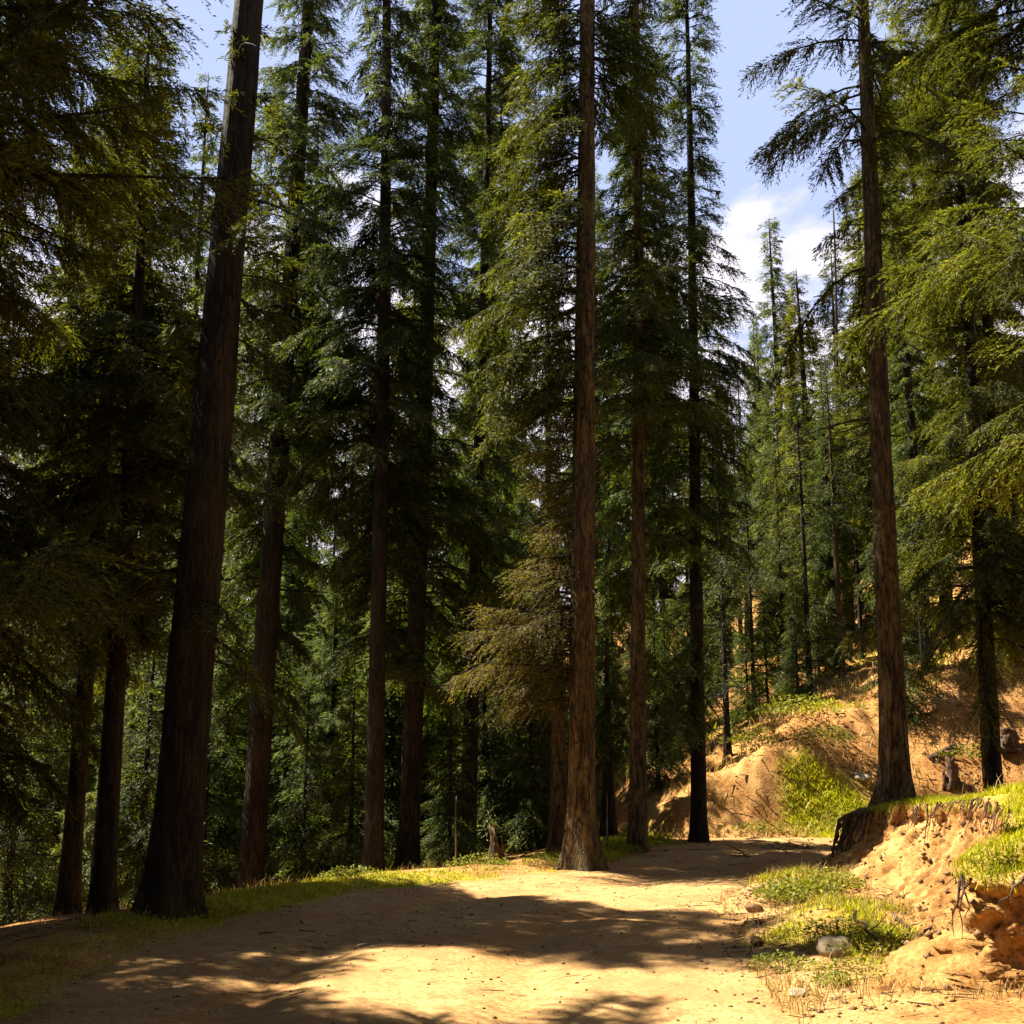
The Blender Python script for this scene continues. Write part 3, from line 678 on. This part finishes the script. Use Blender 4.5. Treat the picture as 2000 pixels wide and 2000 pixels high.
for k in range(9):
    t = k / 8
    y0 = jy - .55 + 1.1 * rr_.random() - .9 * t * .6; b = MB()
    x0 = jx - .25 + .1 * rr_.random()
    lipx = float(np.interp(y0, LIP[5:15, 1], LIP[5:15, 0]))
    x1 = lipx - .16 - .1 * rr_.random()
    zt = gz(lipx + .35, y0) + .02
    pts = [(jx, jy, jz + .12), ((jx + x1) / 2, (jy + y0) / 2, zt + .03), (x1 + .05, y0, zt - .05), (x1 - .05, y0 - .03, zt - .28), (x1 - .12 + .06 * rr_.normal(), y0 + .08 * rr_.normal(), zt - .5 - .15 * rr_.random())]
    pts = np.array(pts); s = np.linspace(0, 4, 17); P = np.stack([np.interp(s, range(5), pts[:, i]) for i in range(3)], -1) + rr_.normal(0, .012, (17, 3))
    b.tube(P, np.linspace(.05, .008, 17) * rr_.uniform(.6, 1.1), 6)
    o = link('root', b.mesh('root', [M_ROOT]), J)
    o.matrix_parent_inverse = (Matrix.Translation(J.location) @ J.rotation_euler.to_matrix().to_4x4()).inverted()

# shared meshes for the trees behind
VAR = {}
def variant(key, **kw):
    H = kw.pop('H'); dia = kw.pop('dia', .34); sd_ = kw.pop('seed')
    tm, of = trunk_mesh('fir_trunk_' + key, H, dia / 2, sd_, seg=12, step=.3, stubs=4, lobes=False, bend=.004)
    VAR[key] = (tm, crown_mesh('fir_crown_' + key, H, seed=sd_ + 100, offs=of, **kw), H)
FAR = dict(leaf=.135, twig=.066, leafgap=.036, lw=.25)
variant('dense_a', H=14, hb=.4, R=1.5, seed=61, gap=.08, nbr=6, whorl=.24, mat=M_GREEN, **FAR)
variant('dense_b', H=13, hb=.5, R=1.7, seed=62, gap=.12, nbr=6, whorl=.24, mat=M_OLIVE, **FAR)
variant('tall_a', H=20, hb=3.5, R=1.35, seed=63, gap=.2, nbr=6, whorl=.26, **FAR)
variant('tall_b', H=21, hb=3.0, R=1.5, seed=64, gap=.2, nbr=6, whorl=.28, mat=M_OLIVE, **FAR)
variant('tall_c', H=22, hb=3.0, R=1.3, seed=65, gap=.2, nbr=6, whorl=.26, **FAR)
variant('spire_a', H=15, hb=1.2, R=1.45, seed=66, gap=.08, nbr=7, whorl=.24, shape='cone', **FAR)
variant('spire_b', H=14, hb=2.0, R=1.4, seed=67, gap=.1, nbr=7, whorl=.24, shape='cone', mat=M_OLIVE, **FAR)
variant('young', H=4.2, hb=.1, R=1.0, seed=68, gap=.08, nbr=7, leaf=.09, twig=.055, leafgap=.04, whorl=.15, shape='cone', mat=M_GREEN, dia=.10)
def copy_tree(key, x, y, sc, rot, label, group, name='fir_tree', sxy=1.0):
    tm, cmn, H = VAR[key]
    root = empty(name, (x, y, gz(x, y) - .05)); tag(root, label, 'tree', group)
    root.rotation_euler = (0, 0, rot); root.scale = (sc * sxy, sc * sxy, sc)
    link('trunk', tm, root); link('crown', cmn, root)
    return root

# trees on the hill to the right, each fixed by its foot and the height of its top
def hill_tree(label, px, Y, top_py, key, rot, sxy=1.0, name='fir_tree', group='firs on the hillside'):
    X = (px - 1000) / FPX * Y * 1.0
    for _ in range(4):
        z = gz(X, Y); d = Y * CT + (z - EYE) * ST; X = (px - 1000) / FPX * d
    ht = on_depth(px, top_py, Y).z - gz(X, Y)
    sc = ht / VAR[key][2]
    return copy_tree(key, X, Y, sc, rot, label, group, name, sxy)
for a in [
    ('pointed green fir rising against the cloud left of the bare trunk', 1545, 37, 425, 'spire_a', .3),
    ('thin tall fir on the hill crest at the left foot of the sky gap', 1425, 46, 655, 'spire_b', 1.2, .8),
    ('thin tall fir on the crest right of the sliver of sky', 1497, 48, 610, 'spire_b', 2.6, .8),
    ('small fir top closing the sky gap low behind the bend tree', 1392, 42, 730, 'spire_a', 4.0, .8),
    ('bushy lit fir just left of the bare trunk', 1598, 33, 520, 'spire_b', 5.1, 1.25),
    ('dark fir directly behind the bare trunk', 1665, 36, 470, 'tall_a', 2.2, 1.1),
    ('fir with a rusty tip right of the bare trunk', 1785, 30, 150, 'spire_b', 3.3, 1.15),
    ('dense fir filling the slope between the bare and the dark right trunk', 1815, 25.5, 60, 'tall_c', .9, 1.1),
    ('shaded fir behind the dark trunk at the right edge', 1925, 27, -60, 'tall_b', 1.9, 1.1),
    ('young bright fir on the slope above the sandy cut', 1462, 27.5, 1195, 'young', .4),
    ('young fir on the slope below the crest trunks', 1560, 26.5, 1130, 'young', 2.0, .9),
    ('young fir left of the dark right trunk on the litter slope', 1770, 24.5, 1090, 'young', 5.0, 1.1),
    ('broad green fir on the slope left of the pointed fir', 1505, 40, 640, 'dense_a', 2.2),
    ('green fir low on the slope between the crest trunks and the leaf clad stem', 1535, 30.5, 880, 'dense_b', 1.1, .75),
    ('lit fir whose foliage meets the bare trunk on its left', 1635, 30, 700, 'dense_a', .6, .8),
    ('tall fir far behind the bushy lit fir', 1575, 45, 560, 'tall_c', 3.6, 1.1),
    ('deep green fir behind the rusty tipped fir', 1730, 34, 330, 'dense_b', 4.4, 1.0),
    ('dark fir between the rusty tipped and the dense fir', 1850, 33, 20, 'tall_b', 5.6, 1.1),
    ('fir filling the upper right corner behind the near fir', 1985, 26, -150, 'tall_a', 2.9, 1.15),
    ('green fir low behind the dark right trunk', 1975, 32, 420, 'dense_a', 1.5, 1.1),
    ('far fir closing the row at the left end of the crest', 1415, 52, 790, 'dense_a', .2, .8),
    ('bright young fir at the foot of the crest trunks', 1500, 30, 1165, 'young', 1.0, .9),
    ('green fir at the foot of the hill just left of the tree at the bend', 1305, 30, 470, 'dense_a', 1.3, .9),
    ('broad low fir behind the tree at the bend', 1352, 27, 930, 'dense_b', 2.3, .75),
    ('green fir on the slope just right of the tree at the bend', 1412, 35, 760, 'dense_a', 4.3, .75),
    ('lowest green fir at the hill foot behind the brown trunk', 1262, 26, 1020, 'dense_b', 3.1, .75),
    ('pale young fir under the lit fir beside the bare trunk', 1600, 31, 1090, 'young', 3.9, .8),
]: hill_tree(*a)
def hill_stem(label, px, py_base, Y, dia, H, seed, bark=M_BARK, crown_h=.45, R=.8, mat=M_FIR):
    return hero(label, px, py_base, Y, dict(hb=H * crown_h, R=R, gap=.25, leaf=.09, twig=.1, leafgap=.05, mat=mat), dia, H, None, seed=seed, seg=12, bark=bark, stubs=5, flare=.35)
hill_stem('left thin trunk of the three on the hill crest', 1449, 1302, 43, .20, 11, 21)
hill_stem('middle trunk of the three on the hill crest', 1462, 1280, 45, .24, 12, 22)
hill_stem('right trunk of the three on the hill crest, alone against the sky sliver', 1495, 1249, 49, .2, 12, 23)
hill_stem('thin dark stem left of the orange curved stem on the slope', 1617, 1345, 33, .13, 8, 24)
hill_stem('pale thin stem between the dark stem and the orange curved stem', 1630, 1340, 32.5, .12, 7.5, 25, M_BARK_LIT)
hill_stem('orange lit stem with a curved foot on the slope', 1650, 1400, 29, .20, 8.5, 26, M_BARK_LIT)
hill_stem('dark leaf clad stem left of the orange curved stem', 1587, 1430, 26.5, .18, 7.5, 27, crown_h=.12, R=.75)
hill_stem('small dark tree casting a long shadow above the sandy cut', 1422, 1490, 24, .17, 6.5, 28, crown_h=.18, R=.75)
hill_stem('thin stem in the shade between the bare trunk and the stump', 1812, 1410, 27, .12, 9, 29, crown_h=.3)

hill_stem('slim dark stem on the crest between the lone crest trunk and the leaf clad stem', 1540, 1330, 36, .16, 10, 71, crown_h=.35)
hill_stem('slim stem just left of the bare trunk above the grass', 1690, 1370, 31, .16, 9, 72, crown_h=.3)
hill_stem('slim dark stem behind the bare trunk on its right', 1745, 1375, 30, .16, 10, 73, crown_h=.3)
hill_stem('thin stem on the slope right of the small dark tree', 1475, 1420, 27.5, .13, 6.5, 74, crown_h=.25)
# the wood on the left: jittered rows, kept out of the sun's way to the lit ground
SUNNY = [(x, y, 0) for x in (-.2, .8, 1.8) for y in (12.2, 13.0, 13.8)] + [(x, y, 0) for x in (-1, 0, 1.2) for y in (7.2, 8.3)] + [(2.7, 10.2, .2), (4, 10, .8), (4.2, 12, .8), (4.4, 13.5, .8), (3, 15, 0), (4, 17.5, 0), (5, 22, 1), (6.5, 23.5, 2), (5, 11.5, 5), (5, 11.5, 8), (4.5, 21.6, .5), (5.5, 22.3, 1.2), (6.5, 24, 2), (8, 27, 3), (3.5, 18.5, 0), (2.5, 17, 0), (4.5, 19.3, 0), (7.5, 20, 1), (-.4, 16, 4), (-.5, 16, 3), (-6, 21, 1.5), (-3, 21, 1.5), (0, 22, 1.5), (-8, 19, 1), (-1, 19.5, 1), (-4.5, 24, 1), (-9, 23, 1), (2, 24, 1), (7, 25, 1.8), (8, 33, 6), (9, 30, 5)]
def blocks(x, y, z0, z1, rad):
    n = 0
    for (a, b, c) in SUNNY:
        for hgt in np.arange(z0, z1, .5):
            dh = hgt - c
            if dh <= 0: continue
            if math.hypot(a - SH[0] * dh - x, b - SH[1] * dh - y) < rad: n += 1; break
    return n
rb = np.random.default_rng(12)
UNDER = [(40, 19, 'young', 1.2), (290, 18.5, 'young', 1.1), (255, 21, 'dense_b', .42), (405, 20.5, 'young', 1.2), (440, 23, 'dense_a', .48), (560, 23, 'young', 1.2), (600, 20.5, 'young', .8), (650, 22.3, 'dense_a', .45), (690, 20.3, 'young', .8), (640, 26, 'dense_a', .62), (765, 24, 'young', 1.4), (860, 24, 'dense_a', .45), (880, 20.6, 'young', .7), (945, 23, 'young', 1.1), (1000, 26.5, 'dense_a', .5), (1035, 22.3, 'young', .9), (1020, 30, 'dense_a', .75), (560, 29, 'dense_a', .7), (345, 25, 'dense_a', .62), (120, 23, 'dense_a', .55)]
for (px, Y, key, sc) in UNDER:
    X = (px - 1000) / FPX * Y * .98
    SUNNY.append((X, Y, gz(X, Y) + VAR[key][2] * sc * .75))
placed = [(o.location.x, o.location.y) for o in HEROES]
spots = []
for row, (Y0, n) in enumerate(((22.6, 10), (25.5, 11), (29, 13), (33, 14), (38, 15), (45, 16), (54, 17))):
    for i in range(n):
        px = -120 + (1420 + 120) * (i + .5 + rb.uniform(-.4, .4)) / n
        Y = Y0 + rb.uniform(-1.6, 1.6); X = (px - 1000) / FPX * Y * .98
        if px > 1330: continue
        key = rb.choice(['dense_a', 'dense_b', 'tall_a', 'tall_b', 'tall_c'], p=[.30, .26, .16, .12, .16] if row < 2 else [.12, .12, .26, .24, .26])
        sc = rb.uniform(1.1, 1.5) if key[0] == 't' else rb.uniform(.55, 1.0)
        if any(math.hypot(X - a, Y - b) < 1.15 for a, b in placed): continue
        if any(a < px < b for a, b in ((600, 650), (1005, 1060))): key = 'young' if row < 2 else 'dense_b'; sc = rb.uniform(.45, .75) if row > 1 else sc
        z = gz(X, Y)
        for key2 in (key, 'dense_b', 'young'):
            H = VAR[key2][2] * sc
            if key2 == 'young' or blocks(X, Y, z + .2 * H, z + H, .95) == 0: break
        if key2 == 'young' and row > 3: continue
        placed.append((X, Y)); spots.append((px, Y, X, key2, sc, row))
TR = [(128, 'the slender black trunk at far left'), (195, 'the reddish brown left trunk'), (350, 'the massive left trunk'), (500, 'the dark leaning trunk'), (735, 'the straight verge trunk'), (812, 'the trunk with the sunlit column'), (920, 'the narrow dark trunk'), (980, 'the half hidden trunk'), (1135, 'the central trunk'), (1246, 'the brown trunk right of centre'), (1366, 'the bend tree')]
ROW = ['nearest', 'second', 'third', 'fourth', 'fifth', 'sixth', 'farthest']
KIND = {'dense_a': 'bushy green fir', 'dense_b': 'broad olive fir', 'tall_a': 'tall green fir', 'tall_b': 'tall loose olive fir', 'tall_c': 'very tall slim fir', 'young': 'young low fir'}
seen = {}
for k, (px, Y, X, key, sc, row) in enumerate(sorted(spots)):
    j = min(range(len(TR)), key=lambda q: abs(TR[q][0] - px)); off = px - TR[j][0]
    where = 'straight behind' if abs(off) < 14 else ('just ' if abs(off) < 45 else 'well ' if abs(off) > 90 else '') + ('left of ' if off < 0 else 'right of ')
    lab = f"{KIND[key]} {where.strip()} {TR[j][1]}, {ROW[row]} row"
    if lab in seen: lab = lab.replace('well ', 'somewhat ')
    seen[lab] = seen.get(lab, 0) + 1
    copy_tree(key, X, Y, sc, rb.uniform(0, 6.28), lab, 'firs in the shaded wood on the left', sxy=rb.uniform(.9, 1.15))
SHADE_FIRS = [(-9.5, 8), (-10.2, 11), (-9.4, 14.2), (-12.5, 13), (-11.5, 16.8), (-13.4, 9.5), (-9.2, 5), (-14.5, 16), (-8.8, 2), (-7.4, 8.4), (-6.7, 6.6), (-5.9, 8.6), (-7.6, 9.5), (-9.7, 9.9), (-8.1, 12.6), (-8.7, 15.8), (-5.5, 2.5), (-8.5, 4.5), (-6.5, -1.5), (-10, -2), (-4.6, -5), (-9, -8), (-2.6, -10), (1.5, -12), (5.5, -9), (8.5, -5), (7, -1), (10, 2), (7.4, 4.6), (9.5, 7.5), (12.5, 5), (9, 10.5), (12.5, 10), (4.5, -14), (-6, -14), (12, -1),  # unseen firs, added to hold back skylight and shade the left side
        (-2.2, -6.5), (2.8, -6.2), (5.2, -3.6), (5.8, 2.0), (-4.4, -1.2), (-.4, -9), (-12, 1.5), (11.5, 13.5), (14.5, 8), (15, 2), (-1.2, -15), (9, -12), (-13, -6), (14, 16), (11.5, 17.5)]
for k, (x_, y_) in enumerate(SHADE_FIRS):
    copy_tree(('tall_a', 'tall_c', 'tall_b')[k % 3], x_, y_, (rb.uniform(.8, 1.0) if y_ < 2.5 or x_ > 0 else .84 if (x_, y_) in ((-7.6, 9.5), (-9.7, 9.9)) else .44 if (x_, y_) == (-8.7, 15.8) else .70 if (x_, y_) in ((-9.4, 14.2), (-7.4, 8.4), (-6.7, 6.6), (-5.9, 8.6)) else rb.uniform(.50, .58)), rb.uniform(0, 6.28), 'tall unseen fir added beside or behind the viewpoint to block skylight and cast shade', 'unseen firs added for shade', sxy=1.35)
from collections import Counter
for k, (px, Y, key, sc) in enumerate(UNDER):
    j = min(range(len(TR)), key=lambda q: abs(TR[q][0] - px)); off = px - TR[j][0]
    lab = f"{'young' if key == 'young' else 'half grown'} fir in the undergrowth {'just ' if abs(off) < 60 else ''}{'left' if off < 0 else 'right'} of {TR[j][1]}"
    if lab in seen: lab = lab.replace('in the undergrowth', 'farther back')
    if lab in seen: lab = lab.replace('farther back', 'deepest')
    seen[lab] = seen.get(lab, 0) + 1
    copy_tree(key, (px - 1000) / FPX * Y * .98, Y, sc, rb.uniform(0, 6.28), lab, 'young firs in the undergrowth', sxy=1.15)
print('wood', Counter(q[3] for q in spots), len(spots), 'dup labels', [l for l, c in seen.items() if c > 1])
for o in HEROES: print(o['label'][:40], [round(v, 2) for v in o.location])

# ------------------------------------------------------------------ small things
def rock(label, x, y, sx, sy, sz, seed, mat=M_STONE, name='rock', sink=.35, group=None):
    r = np.random.default_rng(seed)
    u = np.linspace(0, PI, 14)[:, None]; v = np.linspace(0, 2 * PI, 22, endpoint=False)[None]
    d = np.stack([np.sin(u) * np.cos(v), np.sin(u) * np.sin(v), np.cos(u) + 0 * v], -1)
    n = .35 * fbm(d[..., 0] * 1.5 + seed, d[..., 1] * 1.5 + d[..., 2] * 2.1, 1.2, 4, seed)
    for _ in range(7):
        c = r.normal(size=3); c /= np.linalg.norm(c); n = np.minimum(n, .75 / np.maximum((d @ c), .2) - 1)
    P = d * (1 + n)[..., None] * np.array([sx, sy, sz])
    m = MB(); i = np.arange(13)[:, None] * 22; j = np.arange(22)[None]; k = (j + 1) % 22
    m.add(P.reshape(-1, 3), np.stack([i + j, i + 22 + j, i + 22 + k, i + k], -1).reshape(-1, 4))
    o = link(name, m.mesh(name, [mat], smooth=False)); o.location = (x, y, gz(x, y) + sz * (1 - 2 * sink)); o.rotation_euler = (0, 0, r.uniform(0, 6))
    return tag(o, label, 'rock', group)
def gp(px, py):
    a, b, c = ray(px, py); ts = np.arange(3, 70, .02); z = ground(a * ts, b * ts)
    k = np.argmax(EYE + c * ts < z); return a * ts[k], b * ts[k]
x, y = gp(1635, 1862); rock('pale boulder half buried in the grassy mound right of the road', x, y, .19, .15, .10, 3, sink=.42)
x, y = gp(1473, 1782); rock('brown squarish stone on the road side below the green weeds', x, y, .09, .07, .06, 4, M_STONE_D, sink=.2)
x, y = gp(1478, 1843); rock('dark flat stone lying alone on the orange dirt', x, y, .11, .06, .035, 5, M_STONE_D, sink=.2)
x, y = gp(1485, 1805); rock('small stone between the brown and the dark stone', x, y, .045, .03, .025, 6, M_STONE_D, sink=.2)
x, y = gp(1560, 1945); rock('light grey stone near the bottom right of the road', x, y, .09, .07, .03, 7, sink=.3)
x, y = gp(1680, 1520); rock('long whitish rock put in for a sunlit patch on the green slope left of the bare trunk', x, y, .34, .16, .09, 10, sink=.45)  # pale rock laid in for a patch of sunlight on the slope

def stick(label, p, q, r0, r1, seed, name='stick', mat=M_DEAD, cat='stick', side=0, lift=.02, group=None):
    r = np.random.default_rng(seed); p, q = np.array(p), np.array(q)
    s = np.linspace(0, 1, 12)[:, None]; P = p + (q - p) * s + r.normal(0, np.linalg.norm(q - p) * .012, (12, 3))
    g = ground(P[:, 0], P[:, 1]) + lift
    P[:, 2] = np.maximum(P[:, 2], g)
    b = MB(); b.tube(P - p, np.linspace(r0, r1, 12), 8)
    for _ in range(side):
        k = r.integers(2, 10); d = r.normal(0, 1, 3); d[2] = abs(d[2]) * .6; d /= np.linalg.norm(d); l = r.uniform(.1, .3)
        b.tube([P[k] - p, P[k] - p + d * l * .5, P[k] - p + d * l + np.array([0, 0, .03])], [r1 * .7, r1 * .5, r1 * .2], 5)
    o = link(name, b.mesh(name, [mat])); o.location = p
    return tag(o, label, cat, group)
def g3(px, py, dz=.02):
    x, y = gp(px, py); return (x, y, gz(x, y) + dz)
stick('dark branch slanting across the grassy mound', g3(1665, 1805, .10), g3(1740, 1880, .02), .014, .007, 3, side=2, mat=M_ROOT)
stick('thin dead branch lying at the right end of the grassy mound', g3(1745, 1795, .03), g3(1800, 1850, .02), .011, .006, 4, side=2, mat=M_ROOT)
stick('small black twig on the yellow grass beside the road', g3(1462, 1742), g3(1515, 1745), .015, .008, 5, side=2)
stick('thin pale twig on the verge below the leaning trunk', g3(575, 1722, .05), g3(628, 1700, .12), .02, .012, 6)
stick('fallen log below the dark right trunk on the litter slope', g3(1815, 1487, .05), g3(1868, 1462, .08), .07, .05, 7, 'fallen_log', M_ROOT, 'log', side=2)
def stump(label, px, py, r, h, seed, jag=.35, mat=M_ROOT, slant=0):
    x, y = gp(px, py); rg = np.random.default_rng(seed)
    seg = 18; zs = np.linspace(-.15, 1, 9); a = np.arange(seg) / seg * 2 * PI
    top = h * (1 - jag * (.5 + .5 * np.cos(a - slant)) * rg.uniform(.5, 1.2, seg))
    A, Z = np.meshgrid(a, zs); rr = r * (1 + .9 * np.exp(-np.maximum(Z, 0) * h / .12) * (.5 + .5 * np.cos(A * 4 + seed)) + .12 * rg.normal(size=A.shape))
    P = np.stack([rr * np.cos(A), rr * np.sin(A), Z * top[None]], -1)
    m = MB(); i = np.arange(8)[:, None] * seg; j = np.arange(seg)[None]; k = (j + 1) % seg
    Vv = np.vstack([P.reshape(-1, 3), [[0, 0, top.mean() * .7]]])
    jj = np.arange(seg)
    m.add(Vv, np.stack([i + j, i + k, i + seg + k, i + seg + j], -1).reshape(-1, 4), np.stack([np.full(seg, 9 * seg), 8 * seg + jj, 8 * seg + (jj + 1) % seg], -1))
    o = link('stump', m.mesh('stump', [mat])); o.location = (x, y, gz(x, y))
    return tag(o, label, 'stump')
stump('dark upright broken stump in bright grass right of the bare trunk', 1862, 1535, .10, .55, 3)
stump('rounded old stump uphill at the right picture edge', 1972, 1462, .17, .42, 4, .2)
stump('small snapped stub leaning beside the dark upright stump', 1848, 1540, .05, .34, 5, .5)
stump('pinkish pointed stump at the verge left of the central trunk', 971, 1688, .09, .55, 6, .8, M_BARK_LIT)

def pole(label, px, py, Y, H, r, seed, name='bare_sapling', top=None, arms=0, mat=M_DEAD):
    X = on_depth(px, py if top is None else top, Y).x; z = gz(X, Y); rg = np.random.default_rng(seed)
    zz = np.linspace(-.1, H, 14); P = np.stack([.02 * H * np.sin(zz / H * 3 + seed) * zz / H, 0 * zz, zz], -1)
    b = MB(); b.tube(P, np.linspace(r, r * .35, 14), 8)
    for _ in range(arms):
        h = rg.uniform(.55, .99) * H; az = rg.uniform(0, 6.28); l = rg.uniform(.2, .6)
        d = np.array([math.cos(az), math.sin(az), rg.uniform(-.3, .4)]) * l
        p0 = np.array([np.interp(h, zz, P[:, 0]), 0, h]); b.tube([p0, p0 + d * .5, p0 + d + np.array([0, 0, .06])], [r * .35, r * .25, r * .12], 5)
    o = link(name, b.mesh(name, [mat])); o.location = (X, Y, z)
    return tag(o, label, 'dead tree' if H > 5 else 'stem')
pole('thin pale bare stem beside the narrow dark trunk', 891, 1690, 16.6, 1.0, .018, 3)
pole('grey bare stem between the central and the brown trunk', 1187, 1668, 18.0, .85, .022, 4)
Xs = 33.5; ztop = on_depth(1612, 430, Xs).z
sx_ = on_depth(1612, 1350, Xs).x
pole('bare dead snag with a tiny crook poking above the hillside firs', 1612, 1350, Xs, ztop - gz(sx_, Xs), .075, 5, 'dead_snag', top=430, arms=9, mat=M_BARK)

# leafy weeds
def weed(label, px, py, n, rad, h, leaf, seed, mat=M_WEED, name='leafy_weed', group=None):
    x, y = gp(px, py); r = np.random.default_rng(seed); n = int(n * 1.5); leaf *= .62; rad *= 1.35; h *= .8
    a = r.uniform(0, 6.28, n); q = rad * np.sqrt(r.random(n)); hh = h * (1 - .7 * (q / rad) ** 2) * r.uniform(.25, 1.1, n)
    c = np.stack([q * np.cos(a), q * np.sin(a), hh], -1)
    az = r.uniform(0, 6.28, n); el = r.uniform(-.2, .9, n)
    ld = np.stack([np.cos(az) * np.cos(el), np.sin(az) * np.cos(el), np.sin(el)], -1); ws = np.cross(ld, np.array([0, 0, 1]) + r.normal(0, .4, (n, 3))); ws /= np.linalg.norm(ws, axis=1)[:, None]
    ll = leaf * r.uniform(.6, 1.3, n)[:, None]; m1 = c + ld * ll * .5 + np.array([0, 0, .15]) * ll
    Vv = np.stack([c, m1 + ws * ll * .28, c + ld * ll, m1 - ws * ll * .28], 1).reshape(-1, 3)
    mb = MB(); mb.add(Vv, np.arange(n * 4).reshape(-1, 4))
    root = empty(name, (x, y, gz(x, y) - .01)); tag(root, label, 'plant', group)
    link('foliage', mb.mesh('weed_foliage', [mat], smooth=False), root)
    sb = MB()
    for k in range(max(6, n // 25)):
        e = c[r.integers(0, n)]; sb.tube([(e[0] * .25, e[1] * .25, -.03), (e[0] * .6, e[1] * .6, e[2] * .6), e], [.004, .003, .002], 4, cap=False)
    link('stem', sb.mesh('weed_stem', [M_WEED]), root)
    return root
for k, a in enumerate([
    ('bright green weed clump on the verge in front of the dark shadow', 1560, 1755, 700, .34, .26, .075),
    ('dark green weed left of the bright clump', 1535, 1765, 260, .16, .20, .06),
    ('low weed at the left end of the grassy mound', 1530, 1890, 300, .20, .13, .05),
    ('leafy weed on top of the mound behind the pale boulder', 1650, 1822, 420, .30, .14, .05),
    ('small dark weed below the mound near the road', 1627, 1925, 160, .10, .12, .05),
    ('trailing weed at the right end of the mound', 1720, 1850, 500, .34, .12, .05),
    ('weed at the shaded foot of the bank near the bare trunk', 1625, 1735, 420, .26, .24, .07),
    ('low weed patch below the bare trunk on the road side', 1690, 1900, 360, .28, .10, .05),
    ('bright weed at the foot of the central trunk on its left', 1085, 1690, 350, .35, .20, .06),
    ('weed tuft left of the pinkish stump', 935, 1695, 320, .35, .22, .06),
    ('weed tuft under the dark straight verge trunk', 690, 1715, 280, .32, .18, .06),
    ('weed between the central and the brown trunk', 1210, 1668, 300, .30, .22, .07),
    ('shaded weed at the foot of the massive trunk', 395, 1790, 260, .28, .16, .05),
    ('shaded weed between the massive and the reddish trunk', 250, 1815, 260, .30, .18, .05),
    ('pale weed beside the trunk at the bend', 1300, 1650, 260, .30, .2, .07),
    ('yellow bush on the brow of the sandy cut', 1470, 1455, 420, .5, .5, .11),
    ('green bush on the brow left of the bare trunk', 1605, 1450, 420, .5, .45, .11),
    ('low green bush at the foot of the sandy cut', 1480, 1625, 300, .4, .25, .09),
    ('bush on the slope under the crest trunks', 1440, 1350, 420, .9, .7, .16),
    ('bush beside the dark right trunk on the litter', 1885, 1480, 320, .45, .3, .09),
    ('olive bush high on the slope beside the leaf clad stem', 1560, 1400, 420, .7, .55, .13),
]): weed(*a, seed=70 + k)
